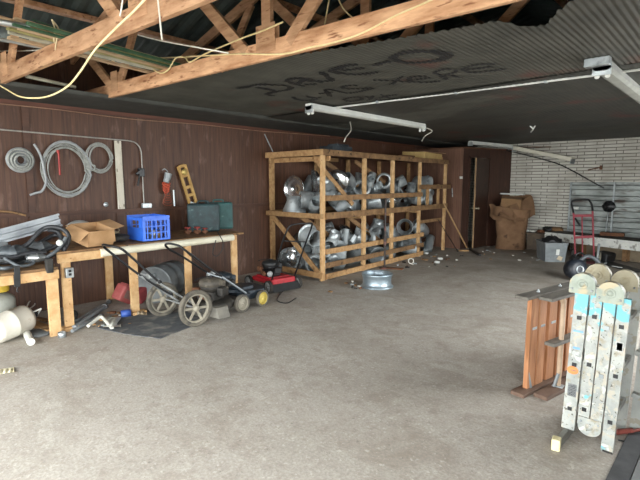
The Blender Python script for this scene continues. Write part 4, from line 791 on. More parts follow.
# duct parts: one of each kind, built at the origin, then copied
PROTO={}
def elbow(r_,label=None,segs=4,gore=True):
    R0=r_*1.5; mb=MB(); n=22; st=[]
    for k in range(segs+1):
        a=R(90)*k/segs; st.append((Vector((R0*(1-math.cos(a)),0,R0*math.sin(a))),Vector((math.sin(a),0,math.cos(a))).normalized(),a))
    vs=[]
    rows=[(Vector((0,0,-r_*.5)),0)]+[(p,a) for p,_,a in st]+[(st[-1][0]+Vector((r_*.5,0,0)),R(90))]
    for p,a in rows:
        for j in range(n):
            t=2*math.pi*j/n; vs.append(p+Vector((math.cos(t)*r_*math.cos(a),math.sin(t)*r_,-math.cos(t)*r_*math.sin(a))))
    fs=[(i*n+j,i*n+(j+1)%n,(i+1)*n+(j+1)%n,(i+1)*n+j) for i in range(len(rows)-1) for j in range(n)]
    mb.add(vs,fs,False); return mb
def proto(name,parts):
    r0=bpy.data.objects.new(name,None); COL.objects.link(r0); r0['_w']=Vector((0,0,0)); r0.location=(0,0,0)
    A_=[q for _,mb,_m in parts for q in mb.v]; c=Vector([(min(q[i] for q in A_)+max(q[i] for q in A_))/2 for i in range(3)])
    for pn,mb,m in parts:
        mb.v=[q-c for q in mb.v]; o=mb.build(pn,m,r0)
    PROTO[name]=r0; return r0
def bead(r_,z,ax=(0,0,1),o=(0,0,0)): return MB().lathe([(r_*.985,-.006),(r_*1.03,-.003),(r_*1.03,.003),(r_*.985,.006)],Vector(o)+Vector(ax)*z,ax,24)
e1=elbow(.12); proto('duct_elbow',[('elbow_gores',e1,galv),('collar_bead',bead(.12,-.055),galv),('end_bead',bead(.12,.22,(1,0,0),(0,0,.18)),galv)])
proto('duct_reducer',[('cone',MB().lathe([(.17,0),(.17,.06),(.11,.19),(.11,.26),(.105,.26),(.105,.19),(.165,.06),(.165,0),(.17,0)],(0,0,0),(0,0,1),28),galv),('collar_bead',bead(.17,.05),galv)])
proto('duct_collar',[('pipe_wall',MB().lathe([(.11,0),(.11,.2),(.106,.2),(.106,0),(.11,0)],(0,0,0),(0,0,1),26),galv_dull),('collar_bead',bead(.11,.04),galv_dull),('flange',MB().lathe([(.11,.0),(.15,.0),(.15,.005),(.11,.005)],(0,0,0),(0,0,1),26),galv)])
proto('steel_pan',[('pan_bowl',MB().lathe([(.001,0),(.1,0),(.14,.02),(.16,.06),(.162,.062),(.175,.062),(.175,.066),(.158,.066),(.136,.024),(.1,.006),(.001,.006)],(0,0,0),(0,0,1),28),mat('bright_steel','9EA4A6','C8CCCC',5,.25,.9,vary=.15)),('center_boss',MB().lathe([(.04,.006),(.03,.02),(.001,.024)],(0,0,0),(0,0,1),16),galv)])
proto('pipe_tee',[('main_pipe',MB().lathe([(.085,-.17),(.085,.17),(.081,.17),(.081,-.17),(.085,-.17)],(0,0,0),(0,1,0),22),galv_dull),('branch_pipe',MB().lathe([(.07,.03),(.07,.17),(.066,.17),(.066,.03)],(0,0,0),(0,0,1),20),galv)])
proto('register_boot',[('boot_box',MB().prism([(-.15,-.06,0),(.15,-.06,0),(.15,.06,0),(-.15,.06,0)],(0,0,.07)).lathe([(.085,.07),(.075,.11),(.075,.2),(.071,.2),(.071,.07)],(0,0,0),(0,0,1),22),galv),('boot_flange',MB().box((0,0,.003),(.34,.16,.006)),galv_dull)])
proto('hub_cap',[('cap_disc',MB().lathe([(.001,.03),(.04,.032),(.05,.02),(.12,.03),(.16,.012),(.175,0),(.178,0),(.172,.018),(.12,.036),(.001,.04)],(0,0,0),(0,0,1),30),mat('chrome','B4B8BA','D4D6D6',4,.18,.95)),('cap_center',MB().lathe([(.04,.034),(.03,.05),(.001,.054)],(0,0,0),(0,0,1),16),blackm)])
HT={'duct_elbow':.17,'duct_reducer':.16,'duct_collar':.13,'steel_pan':.12,'pipe_tee':.12,'register_boot':.13,'hub_cap':.12}
looks={'duct_elbow':'segmented duct elbow','duct_reducer':'cone shaped duct reducer','duct_collar':'short flanged duct collar','steel_pan':'shallow bright steel pan','pipe_tee':'dull galvanized pipe tee','register_boot':'square flanged duct boot','hub_cap':'chrome hub cap'}
cats={'duct_elbow':'duct elbow','duct_reducer':'duct reducer','duct_collar':'duct collar','steel_pan':'pan','pipe_tee':'pipe tee','register_boot':'duct boot','hub_cap':'hub cap'}
PL_=[]; rg=random.Random(21)
def put(kind,loc,rot,sc,where): PL_.append((kind,Vector(loc),rot,sc,where))
kinds=list(looks)
bays=['first bay','second bay','third bay','fourth bay']
for lev,z0,n,zmax in(('lower shelf',.0,(20,19,16,5),.66),('upper shelf',SH,(15,18,15,10),.58)):
    for b in range(4):
        ya,yb=Ys[b]+.16,Ys[b+1]-.14
        placed=[]
        for k in range(n[b]):
            kd=rg.choice(kinds if k>3 else ['duct_elbow','duct_reducer','duct_collar']); s=rg.uniform(.85,1.32)
            best=None
            for _ in range(14):
                x=rg.uniform(-5.68,rx(ya)-.24); y=rg.uniform(ya,yb); rr=HT[kd]*s*1.12
                z=z0+rr
                for (qx,qy,qz,qr) in placed:
                    d=math.hypot(x-qx,y-qy)
                    if d<(rr+qr)*.9: z=max(z,qz+math.sqrt(max((rr+qr)**2*.8-d*d,0)))
                if best is None or z<best[2]: best=(x,y,z,rr)
            if best[2]>z0+zmax: continue
            placed.append(best)
            ro_=(rg.choice([0,R(90),R(70),R(-60),R(110)])+rg.uniform(-.4,.4),rg.uniform(-.7,.7),rg.uniform(0,6.28))
            put(kd,best[:3],ro_,s,'rack %s, %s'%(lev,bays[b]))
# the ones one can name from the photo
put('duct_reducer',(-5.62,5.42,SH+.155),(0,0,0),1.15,'rack upper shelf, open end'); 
groups={}
for it in PL_: groups.setdefault((it[0],it[4]),[]).append(it)
for (kd,wh_),L in groups.items():
    L.sort(key=lambda it:proj(it[1])[0]); n=len(L)
    for i,it in enumerate(L):
        if n==1: w_=wh_
        elif n==2: w_=('left' if i==0 else 'right')+' of two, '+wh_
        else:
            nm={0:'leftmost',n-1:'rightmost'}.get(i,['','second','third','fourth','fifth','sixth','seventh'][i]+' from the left')
            w_=nm+' of %s, '%(['','','','three','four','five','six','seven','eight'][n])+wh_
        dup(PROTO[kd],it[1],it[2],looks[kd]+', '+w_,it[3])
for o in list(COL.objects):
    if o.parent is None and o.name.split('.')[0] in looks and 'label' in o:
        o['category']=cats[o.name.split('.')[0]]; o['group']='duct parts and steel pans stored in the rack'
for r0 in PROTO.values():
    for c in list(r0.children): bpy.data.objects.remove(c)
    bpy.data.objects.remove(r0)
# tall upright pieces clearly seen in the lower bays
item(MB().tube([(-4.98,5.95,.32),(-4.98,6.03,.72)],.06,20),'duct_pipe',galv_dull,'short upright duct pipe leaning in the lower first bay','duct')
# top of the rack
item(MB().box((-5.15,5.95,2.06),(.3,.5,.09),None,.01).box((-5.1,5.95,2.12),(.22,.3,.04),None,.008),'ballast_box',mat('dark_fixture','2E3338','4A5258',8,.5,.3),'dark metal box lying on top of the rack near its front end','box')
item(MB().tube([(-5.9,5.2,2.02),(-5.93,5.05,2.3)],.01,6),'metal_rod',galv_dull,'thin rod standing on the back corner of the rack top','rod')
bxx=empty('cardboard_sheet_stack',(-5.2,8.9,2.0),'flattened yellowish cardboard box on top of the rack near the closet','box')
MB().box((-5.2,8.85,2.075),(.5,1.0,.13),(0,R(3),R(8)),.01).build('carton_body',mat('yellow_card','A88A54','C4A870',4,.85),bxx)
MB().prism([(-5.0,8.4,2.145),(-4.92,8.4,2.13),(-4.9,9.3,2.13),(-4.98,9.3,2.145)],(0,0,.006)).build('carton_flap',cardb,bxx)
item(MB().box((-5.3,8.1,2.03),(.4,.5,.05),(0,0,R(-10)),.008),'flat_board',dark_wood,'dark flat board beside the cardboard on the rack top','board')
item(MB().box((-5.35,9.42,2.04),(.5,.3,.09),(0,0,R(6)),.01),'cardboard_box',cardb,'small cardboard box at the closet end of the rack top','box')
item(MB().tube([(-4.62,6.66,.02),(-4.62,6.66,1.24)],.017,10).tube([(-4.62,6.66,.38),(-4.62,6.66,.58)],.028,10).lathe([(.001,0),(.1,0),(.1,.008),(.03,.02),(.03,.05),(.001,.05)],(-4.62,6.66,0),(0,0,1),20),'jack_stand',mat('dark_rod','2C2624','453A34',8,.6,c3='7A5048',s3=5,t3=(.55,.6)),'dark upright rod on a round foot in front of the rack','stand')
item(MB().box((-4.45,6.72,.012),(.3,.12,.02),(0,0,R(20)),.004),'metal_plate',rust,'dark flat plate on the floor beside the rod foot','plate')
# closet corner items
item(MB().plank(zat(467,248,.02),zat(467,248,.02)+Vector((-.12,-.95,1.05)),.03,.02,(1,0,0)),'wood_stick',mat('pale_stick','A07E54','BE9C70',9,.7),'pale wooden stick leaning against the closet corner','stick')
item(MB().tube([zat(458,252,.01),zat(458,252,.01)+Vector((-.1,-.75,.75))],.008,6),'thin_rod',blackm,'thin dark rod leaning on the closet side, left of the pale stick','rod')
item(MB().plank(zat(470,249,.02),zat(480,255,.02),.05,.03,(0,0,1)),'dark_bar',blackm,'black bar on the floor in front of the closet door','bar')
sv=empty('sheet_metal_duct',(-4.95,9.4,1.35),'bent shiny sheet metal piece sticking out at the far end of the rack','sheet metal')
MB().prism([xat(454,188,-4.98),xat(459,164,-4.98),xat(463,163,-4.98),xat(458,190,-4.98)],(.02,.02,0)).build('bent_sheet',mat('shiny_sheet','B0B6B8','D0D4D4',4,.3,.8),sv)
for k in range(3): MB().tube([xat(452+3.2*k,188,-4.97),xat(452.5+3.2*k,197,-4.97)],.012,6).build('sheet_rib',galv,sv)
item(MB().box(xat(458.5,170,-4.735)+Vector((.008,-.02,0)),(.01,.07,.06),None,.002) if 0 else MB().box((-4.76,9.79,1.62),(.07,.01,.055),None,.002),'paper_tag',paintw,'small white paper tag on the closet corner','tag')
# litter on the floor by the rack's far end
rg=random.Random(9); chips=[]
for i in range(44):
    px,py=(rg.uniform(396,462),rg.uniform(254,268)) if i<32 else (rg.uniform(330,372),rg.uniform(281,292)); s=rg.uniform(.012,.04)
    p=F(px,py,s*.35); o=turn(MB().box((0,0,0),(s*2,s*rg.uniform(.5,1.5),s*.7),None,s*.15),Euler((0,0,rg.uniform(0,3))).to_matrix(),p)
    chips.append((px,o,i%5))
litter(chips,[galv_dull,pvc,old_wood,rust,rubber],['dull grey','white','brown wooden','rusty','black'],'on the floor beside the long rack','litter of chips beside the rack')
for px,py,lb in((411,261,'white ring on the floor at the end of the rack'),): item(MB().lathe([(.04,-.02),(.055,-.02),(.055,.02),(.04,.02),(.04,-.02)],F(px,py,.056),(.6,-1,.1),18),'pipe_ring',pvc,lb,'ring')
for px,py,lb in((440,258.5,'crumpled white scrap nearest the closet'),(437,262,'crumpled white scrap in front of the rack end'),(426,253,'pale crumpled scrap against the last rack post')):
    c=F(px,py,.025); item(MB().grid(lambda u,v:c+Vector((.06*math.cos(u*6.283)*math.sin(v*3.1416),.045*math.sin(u*6.283)*math.sin(v*3.1416),.025*math.cos(v*3.1416)))*1+Vector((0,0,.008*math.sin(u*31)*math.sin(v*3.14))),14,8),'paper_scrap',paintw,lb,'scrap')
item(MB().plank(F(459,250.5,.015),F(468,250.5,.015),.09,.03,(0,0,1)),'wood_block',pine,'pale wood block on the floor at the closet corner','block')
# ---------------------------------------------------------------- the far corner: box, brick wall things, hand truck, tote
sk=empty('paper_sack_box',(-4.0,10.78,0),'tall slumped brown cardboard box with torn flaps by the brick wall','box')
sm=mat('old_cardboard','6B4F37','84654A',3,.9,bump=.15,c3='452F20',s3=5,t3=(.6,.7))
sc=Vector((-3.97,10.80,0)); rs=Matrix.Rotation(R(18),3,'Z')
def sb(u,v):
    a=u*2*math.pi; q=(abs(math.cos(a))**5+abs(math.sin(a))**5)**(-1/5)
    z=v*.93; rr=.40*(1-.05*math.sin(v*5)+.04*math.sin(a*3+v*4)+.02*math.sin(v*14+a*2))*q*(.95+.1*(v>.8))
    return sc+rs@Vector((math.cos(a)*rr*.86,math.sin(a)*rr*.85,z+.03*math.sin(a*2)*v))
MB().grid(sb,48,22).build('box_body',sm,sk)
def flap(p,name='torn_flap'):
    a,b,c,d=[Vector(q) for q in p]; m=MB()
    m.grid(lambda u,v:a.lerp(b,u).lerp(d.lerp(c,u),v)+Vector((.02*math.sin(u*6+v*3),.02*math.sin(v*5),.015*math.sin(u*9))),8,6)
    m.grid(lambda u,v:a.lerp(b,u).lerp(d.lerp(c,u),v)+Vector((.02*math.sin(u*6+v*3)-.01,.02*math.sin(v*5)+.01,.015*math.sin(u*9)-.004)),8,6)
    m.build(name,sm,sk)
S_=lambda px,py,y:yat(px,py,y)
flap([S_(500,205,10.55),S_(527,207,10.9),S_(524,222,10.5),S_(498,216,10.25)]); flap([S_(489,204,10.6),S_(503,207,10.42),S_(500,222,10.35),S_(490,216,10.5)])
flap([S_(510,206,10.45),S_(532,196,11.05),S_(535,215,10.85),S_(515,224,10.4)]); flap([S_(498,196,11.15),S_(531,195,11.2),S_(530,208,11.1),S_(500,208,11.05)])
MB().box(S_(511,203,10.75),(.42,.38,.24),(R(5),R(4),R(20)),.01).build('inner_carton',mat('tan_card','7A5C3E','8C6C4A',4,.85),sk)
tag(MB().plank(S_(501.5,193.5,11.0),S_(524,194.5,11.0),.16,.03,(0,0,1)).build('white_shelf_board',paintw),'white board lying on top of the slumped cardboard box','board')
item(MB().box((-3.42,11.08,.17),(.42,.46,.34),None,.01).box((-3.42,11.08,.36),(.48,.52,.04),None,.01),'dark_crate',mat('dirty_crate','4A4038','665848',6,.85),'dark dirty crate between the slumped box and the grey tote','crate')
rg=random.Random(5)
jk=['white scrap on the dark crate, left','pale scrap on the dark crate, middle','brown scrap on the dark crate, right','dark lump behind the grey tote','brown lump behind the grey tote, right']
for i,(px,py,y,s) in enumerate([(527,226,11.0,.05),(533,227,11.0,.045),(541,228,11.0,.06),(549,227,11.15,.10),(557,227,11.15,.10)]):
    c=S_(px,py,y); 
    if i>2: c.z=.46
    else: c.z=.385+s*.5
    item(MB().grid(lambda u,v:c+Vector((s*1.4*math.cos(u*6.283)*math.sin(v*3.1416),s*math.sin(u*6.283)*math.sin(v*3.1416),s*.6*math.cos(v*3.1416)))*1+Vector((.1*s*math.sin(v*12),0,.3*s*math.sin(u*31)*math.sin(v*3.14))),14,8),'scrap_lump',[paintw,pvc,rust,blackp,old_wood][i],jk[i],'scrap')
# long low work counter before the brick wall: white edged board on trestle, running toward the right
ct=empty('long_shelf_board',(-2.0,9.6,.0),'long white edged plank on blocks crossing in front of the ribbed panels','plank')
ca=Vector((-3.19,10.65,.44)); cb_=Vector((-.75,9.78,.44)); 
dd=(cb_-ca).normalized(); bk=Vector((0,0,1)).cross(dd); bk=bk if bk.y>0 else -bk
e=MB().prism([ca,cb_,cb_+bk*.03,ca+bk*.03],(0,0,-.17)); e.build('white_edge_board',mat('worn_white','CACCC6','DEDED6',9,.7,bump=.1,c3='8A8880',s3=12,t3=(.55,.65)),ct)
e=MB().prism([ca+bk*.03,cb_+bk*.03,cb_+bk*.6,ca+bk*.6],(0,0,-.035)); e.build('plank_top',mat('grimy_top','3E3C38','56524A',7,.85),ct)
for t in(.12,.75,1.6,2.3): MB().box(ca+dd*t+bk*.4+Vector((0,0,-.22)),(.09,.5,.40),(0,0,math.atan2(dd.y,dd.x)),.004).build('support_block',old_wood,ct)
MB().prism([ca+dd*.5+bk*.25,cb_+bk*.25,cb_+bk*.29,ca+dd*.5+bk*.29],(0,0,-.42)).build('back_board',mat('dusty_tan','6E6250','8A7C66',5,.9),ct)
# ribbed rusty panels on the brick wall
pa=mat('dirty_zinc','5E6260','9AA09C',2.2,.5,.45,bump=.1,stretch=(1,1,3),c3='4A3F38',s3=2.6,t3=(.55,.68))
px0,px1=-2.93,.2
rp_=empty('ribbed_panel',(px0,BY,0),'grimy ribbed metal panels covering the right part of the brick wall','metal panel')
def rib(z0,z1,x0,x1,nm,off=0,nr=5):
    def f(u,v):
        x=x0+(x1-x0)*u; z=z0+(z1-z0)*v; t=(v*nr)%1; h=.03 if .25<t<.75 else 0.0
        return Vector((x,BY-.03-h-off,z))
    m=MB(); m.grid(f,1,nr*12,False); m.prism([(x0,BY-.015,z0),(x1,BY-.015,z0),(x1,BY-.015,z1),(x0,BY-.015,z1)],(0,.012,0)); m.build(nm,pa,rp_)
rib(1.06,1.52,px0,px1,'panel_section',0,2); rib(.62,1.06,px0,px1,'panel_section',.005,2); rib(.2,.62,px0,px1,'panel_section',0.01,2)
for x in(px0+.02,px0+.85,px0+1.55,-.9): MB().box((x,BY-.07,.86),(.03,.03,1.32)).build('panel_strip',galv_dull,rp_)
bf=yat(609,206.5,11.32)
fn=empty('chimney_fan',tuple(bf),'round black fan hanging on the ribbed panels by a rod','fan')
MB().lathe([(.001,-.06),(.08,-.055),(.115,-.02),(.115,.03),(.05,.06),(.001,.07)],bf,(0,-1,0),20).build('fan_housing',blackm,fn)
for k in range(6): a=k*1.047; MB().plank(bf+Vector((math.cos(a)*.05,-.06,math.sin(a)*.05)),bf+Vector((math.cos(a)*.12,-.03,math.sin(a)*.12)),.06,.012,(0,1,0)).build('fan_blade',blackm,fn)
MB().tube([bf+Vector((-.01,.02,-.08)),bf+Vector((-.03,.0,-.62))],.012,8).build('stand_rod',galv_dull,fn)
item(MB().box(Vector((-1.95,10.75,.476)),(.42,.12,.07),None,.01),'rusty_box',rust,'rusty low box under the black fan on the plank','box')
item(MB().box(yat(575.5,208,11.33),(.13,.05,.06),None,.006),'white_switch',paintw,'white box fixed at the left edge of the ribbed panels','switch')
item(MB().plank(yat(575,218,11.28),yat(580,226,11.24),.035,.02,(0,1,0)),'black_bracket',blackm,'short slanting black bracket behind the hand truck frame','bracket')
rg=random.Random(31); chips=[]
for i in range(14):
    px,py=rg.uniform(482,540),rg.uniform(250,262); s_=rg.uniform(.012,.03); p=F(px,py,s_*.35)
    chips.append((px,turn(MB().box((0,0,0),(s_*2,s_*1.2,s_*.7),None,s_*.15),Euler((0,0,rg.uniform(0,3))).to_matrix(),p),i%3))
litter(chips,[pvc,galv_dull,old_wood],['white','dull grey','brown wooden'],'on the floor before the slumped box','litter of chips before the slumped box')
# hand truck
ht=empty('hand_truck',(-2.2,9.75,0),'red tubular hand truck with black grip standing before the ribbed panels','hand truck')
hr=mat('red_tube','7E2630','963440',8,.5)
HY=9.72; 
def H_(px,py,dy=0): return yat(px,py,HY+dy)
lb_,rb_=zat(574,264,.02),zat(595,260,.02)
a0=V(H_(575.5,262)); a1=V(H_(573.5,213,.12)); b0=V(H_(594,260)); b1=V(H_(592.5,211,.12))
for p,q_,nm in((a0,a1,'side_tube'),(b0,b1,'side_tube')): MB().tube([p,q_],.017,10).build(nm,hr,ht)
MB().tube(spline([a1,V(H_(571.8,205,.15)),V(H_(571.8,202,.16)),V(H_(576,200,.17)),V(H_(587,199.5,.17)),V(H_(590.5,202,.16)),V(H_(592,206,.15)),b1],5),.018,10).build('grip_loop',blackm,ht)
for (pa_,pb_) in(((573.3,215.8),(592.8,215.5)),((574,237.5),(593.5,236.5)),((575,258),(594,257))): MB().plank(H_(*pa_,.11 if pa_[1]<220 else .05 if pa_[1]<240 else .0),H_(*pb_,.11 if pa_[1]<220 else .05 if pa_[1]<240 else .0),.05,.02,(0,1,0)).build('crossbar',hr,ht)
MB().tube([H_(582,216,.1),H_(582.5,259,.0)],.012,8).build('center_tube',hr,ht)
MB().box((a0+b0)/2+Vector((0,-.1,-.0)),(.42,.24,.012),(0,0,R(0)),.002).build('toe_plate',mat('dark_red','4E1E22','62282C',8,.6),ht)
for c in(a0,b0): wheel((c.x+(-.06 if c is a0 else .06),c.y+.09,.12),(1,0,0),.12,.05,rubber,hubm,ht,0)
# tote
tt=empty('storage_tote',tuple(zat(554,262)),'translucent grey storage tote with a black bag inside, left of the hand truck','tote')
tl,tr=zat(545.5,262,0),zat(565,262.5,0); wd_=(tr-tl).length; tdv=(tr-tl).normalized(); tb=Vector((-tdv.y,tdv.x,0)); th=.36
tm=mat('grey_tote','6E7476','888E90',6,.4)
def tq(u,v,z): s_=1+.14*z/th; c=(tl+tr)/2+tb*.28; return c+tdv*(u*wd_/2*s_)+tb*(v*.26*s_)+Vector((0,0,z))
m=MB()
cs=[(-1,-1),(1,-1),(1,1),(-1,1)]
o_=[tq(a,b,0) for a,b in cs]+[tq(a,b,th) for a,b in cs]; i_=[tq(a*.96,b*.96,.01) for a,b in cs]+[tq(a*.97,b*.97,th) for a,b in cs]
m.add(o_+i_,[(0,3,2,1),(8,9,10,11)]+[(k,(k+1)%4,4+(k+1)%4,4+k) for k in range(4)]+[(8+k,12+k,12+(k+1)%4,8+(k+1)%4) for k in range(4)]+[(4+k,4+(k+1)%4,12+(k+1)%4,12+k) for k in range(4)]); m.build('tote_body',tm,tt)
m=MB()
for k in range(4):
    a,b=tq(*cs[k],th),tq(*cs[(k+1)%4],th); m.tube([a,b],.014,8)
m.build('tote_rim',tm,tt)
MB().prism([tq(.0,-1.03,.14),tq(.32,-1.03,.14),tq(.32,-1.05,.25),tq(.0,-1.05,.25)],-tb*.004).build('paper_label',paintw,tt)
MB().prism([tq(.1,-1.03,.06),tq(.6,-1.03,.03),tq(.7,-1.05,.10),tq(.3,-1.05,.13)],-tb*.004).build('torn_label',mat('tan_label','B6A68C','C8BAA0',8,.7),tt)
cbg=tq(0,0,th+.0)
item(MB().grid(lambda u,v:cbg+Vector((.18*math.cos(u*6.283)*math.sin(v*3.1416),.19*math.sin(u*6.283)*math.sin(v*3.1416),.10*math.cos(v*3.1416)+.03*math.sin(u*25)*math.sin(v*3.14)+.02*math.sin(v*17)))*1,24,12),'black_bag',blackp,'crumpled black bag stuffed in the grey tote','bag')
# black vacuum / blower heap behind the ladder
bl=empty('leaf_blower',tuple(zat(575,280)),'black power blower lying on the floor behind the folded ladder','blower')
bb=zat(573,281,.0)+Vector((0,.1,.17))
MB().lathe([(.001,-.12),(.10,-.115),(.15,-.08),(.165,0),(.15,.07),(.10,.1),(.001,.105)],bb,(.75,-.7,.15),26).build('blower_housing',mat('navy_black','14181E','242A33',6,.45),bl)
MB().lathe([(.045,.105),(.05,.11),(.055,.125),(.06,.11)],bb,(.75,-.7,.15),20).build('intake_ring',galv,bl)
MB().box(bb+Vector((-.02,.18,.10)),(.22,.22,.14),(R(20),R(10),R(30)),.05).build('engine_housing',blackp,bl)
MB().tube(spline([bb+Vector((.02,.1,.12)),bb+Vector((.12,.16,.20)),bb+Vector((.24,.2,.14)),bb+Vector((.30,.24,.02))],5),.03,12).build('air_tube',mat('grey_black','3A3E42','50565A',8,.5),bl)
MB().tube(spline([bb+Vector((-.05,.12,.2)),bb+Vector((.0,.2,.24)),bb+Vector((.05,.3,.18))],5),.016,10).build('carry_handle',blackp,bl)
item(MB().box(zat(603,262,.0)+Vector((0,.1,.09)),(.26,.34,.18),(0,R(6),R(-15)),.03),'black_case',blackp,'black case on the floor under the long plank, right of the hand truck','case')
item(MB().tube([zat(596,268,.02),V(yat(599,244,9.0))],.02,8).tube([zat(599,268,.03),zat(606,263,.05)],.02,8),'metal_post',galv_dull,'grey stand post beside the black case','post')
item(MB().plank(zat(604,262,.01),zat(640,272,.01),.30,.015,(0,0,1)),'dark_sheet',blackp,'dark sheet lying on the floor under the long plank','sheet')
item(MB().plank(zat(612,266,.04),zat(622,267.5,.04),.04,.01,(0,0,1)),'white_strip',paintw,'thin white strip on the dark sheet behind the ladder','strip')
# ---------------------------------------------------------------- wooden trestles at the right
tw=mat('trestle_pine','96623E','B27E56',6,.65,bump=.1,stretch=(2,2,.35),c3='8A5A34',s3=9,t3=(.56,.66)); ww=mat('weathered_grey','5A564F','78736A',8,.8,bump=.15,stretch=(2,.4,2)); dw=mat('dowel_wood','B49A80','CBB298',8,.6); pbw=mat('plank_brown','5A463A','745C4C',8,.75,bump=.1,stretch=(2,.4,2),c3='4A3A30',s3=9)
def trestle(x,label,boards,dowels,yb0,y1,H_):
    X=lambda y:x+.2*(y-3.22)
    r0=empty('wooden_trestle',(X(3.8),3.8,0),label,'trestle'); dv_=Vector((.2,1,0)).normalized(); ang=-math.atan(.2)
    MB().plank((X(yb0),yb0,.014),(X(y1),y1,.014),.10,.028,(0,0,1)).build('floor_plank',pbw,r0)
    MB().plank((X(yb0-.01),yb0-.01,H_),(X(y1),y1,H_),.10,.022,(0,0,1)).build('top_plank',ww,r0)
    zt=H_-.011
    for y,w_ in boards:
        MB().box((X(y)-.005,y,(zt+.028)/2),(.034,w_,zt-.028),(0,0,ang),.003).build('upright_board',tw,r0)
        MB().box((X(y)+.0145,y,.47+.0*y),(.004,w_*.55,.018),(0,0,ang),.001).build('metal_clip',galv,r0)
    for y in dowels:
        MB().tube([(X(y),y,.03),(X(y),y,zt-.03)],.0175,12).tube([(X(y),y,zt-.05),(X(y)-.015,y-.02,zt)],.02,8).build('round_post',dw,r0)
        MB().tube([(X(y)-.02,y-.03,.03),(X(y),y-.02,.13)],.012,8).box((X(y),y,.033),(.07,.06,.008)).build('foot_bracket',galv_dull,r0)
    if boards: MB().tube([(X(yb0+.15)+.01,yb0+.15,.03),(X(yb0+.12)+.0,yb0+.12,.15)],.013,8).build('side_peg',galv_dull,r0)
    if dowels: MB().plank((X(yb0+.1)-.01,yb0+.10,.37),(X(y1)-.01,y1-.1,.37),.075,.024,(0,0,1)).build('middle_shelf',ww,r0)
    return r0
trestle(-1.085,'wooden trestle of upright pine boards between two planks, the left one of the pair',[(3.375,.10),(3.485,.10),(3.63,.11),(3.77,.11),(3.91,.11),(4.05,.11),(4.2,.11)],[],3.22,4.35,.715)
trestle(-.965,'wooden trestle with round posts and a middle shelf, nearest the folded ladder',[],[3.53,3.80,4.1],3.29,4.35,.715)
for (y,lb) in((3.42,'small grey screw eye on the left trestle top'),(3.72,'bolt lying on the left trestle top near its middle'),(3.98,'bolt lying at the far end of the left trestle top')):
    item(MB().lathe([(.001,0),(.012,0),(.012,.008),(.006,.012),(.006,.02),(.001,.022)],(-1.085+.2*(y-3.22),y,.726),(0,0,1),10),'bolt',galv,lb,'bolt')
# ---------------------------------------------------------------- folding ladder
lm=mat('ladder_alu','8C8F8B','A2A49E',5,.5,.15,bump=.04,c3='8F8A7C',s3=22,t3=(.57,.62)); 
def paintmat():
    m=mat('ladder_painted','878B87','A8AAA4',9,.55,.1,bump=.06,c3='8E8774',s3=16,t3=(.55,.66)).copy(); m.name='ladder_paint_spattered'; nt=m.node_tree; N=nt.nodes; L=nt.links; b=N['Principled BSDF']
    old=b.inputs['Base Color'].links[0].from_socket; tc=N.new('ShaderNodeTexCoord')
    def lay(old,sc,a,b_,col,off):
        mp=N.new('ShaderNodeMapping'); mp.inputs['Location'].default_value=(off,off,off); L.new(tc.outputs['Object'],mp.inputs[0]); n=N.new('ShaderNodeTexNoise'); n.inputs['Scale'].default_value=sc; n.inputs['Detail'].default_value=7; n.inputs['Distortion'].default_value=.5; L.new(mp.outputs[0],n.inputs[0])
        r=N.new('ShaderNodeValToRGB'); r.color_ramp.elements[0].position=a; r.color_ramp.elements[1].position=b_; L.new(n.outputs[0],r.inputs[0]); x=N.new('ShaderNodeMix'); x.data_type='RGBA'; L.new(r.outputs[0],x.inputs[0]); L.new(old,x.inputs[6]); x.inputs[7].default_value=srgb(col); return x.outputs[2]
    c=lay(old,60,.62,.66,'4E4A40',3); c=lay(c,15,.60,.66,'BEBEB7',7); c=lay(c,26,.57,.60,'A8A294',11); 
    # blue-green paint slopped on the upper part of the rails
    sp=N.new('ShaderNodeSeparateXYZ'); L.new(tc.outputs['Object'],sp.inputs[0]); mr=N.new('ShaderNodeMapRange'); mr.inputs[1].default_value=.6; mr.inputs[2].default_value=.92; mr.inputs[3].default_value=-.12; mr.inputs[4].default_value=.12; L.new(sp.outputs[2],mr.inputs[0])
    n=N.new('ShaderNodeTexNoise'); n.inputs['Scale'].default_value=14; n.inputs['Detail'].default_value=6; L.new(tc.outputs['Object'],n.inputs[0]); ad=N.new('ShaderNodeMath'); L.new(n.outputs[0],ad.inputs[0]); L.new(mr.outputs[0],ad.inputs[1])
    r=N.new('ShaderNodeValToRGB'); r.color_ramp.elements[0].position=.56; r.color_ramp.elements[1].position=.6; L.new(ad.outputs[0],r.inputs[0]); x=N.new('ShaderNodeMix'); x.data_type='RGBA'; L.new(r.outputs[0],x.inputs[0]); L.new(c,x.inputs[6]); x.inputs[7].default_value=srgb('6CAAB4'); L.new(x.outputs[2],b.inputs['Base Color']); return m
lp=paintmat(); hm=mat('hinge_green','7C8579','959C90',9,.5,.1,bump=.05,c3='A89C80',s3=10,t3=(.5,.58)); hm2=mat('hinge_cream','8E866E','A29A82',9,.55,.1,bump=.05,c3='8E8468',s3=14,t3=(.58,.64))
ld=empty('folding_ladder',(-.56,3.05,0),'paint spattered folding aluminium ladder folded up and standing at the right','ladder')
FYD=2.865; BYD=3.22
cols=[(-.697,-.628,.062,.93),(-.617,-.560,.115,.93),(-.553,-.495,.115,.885),(-.487,-.428,.0,.885)]
lean=lambda z:.03*z+.013
holes=MB()
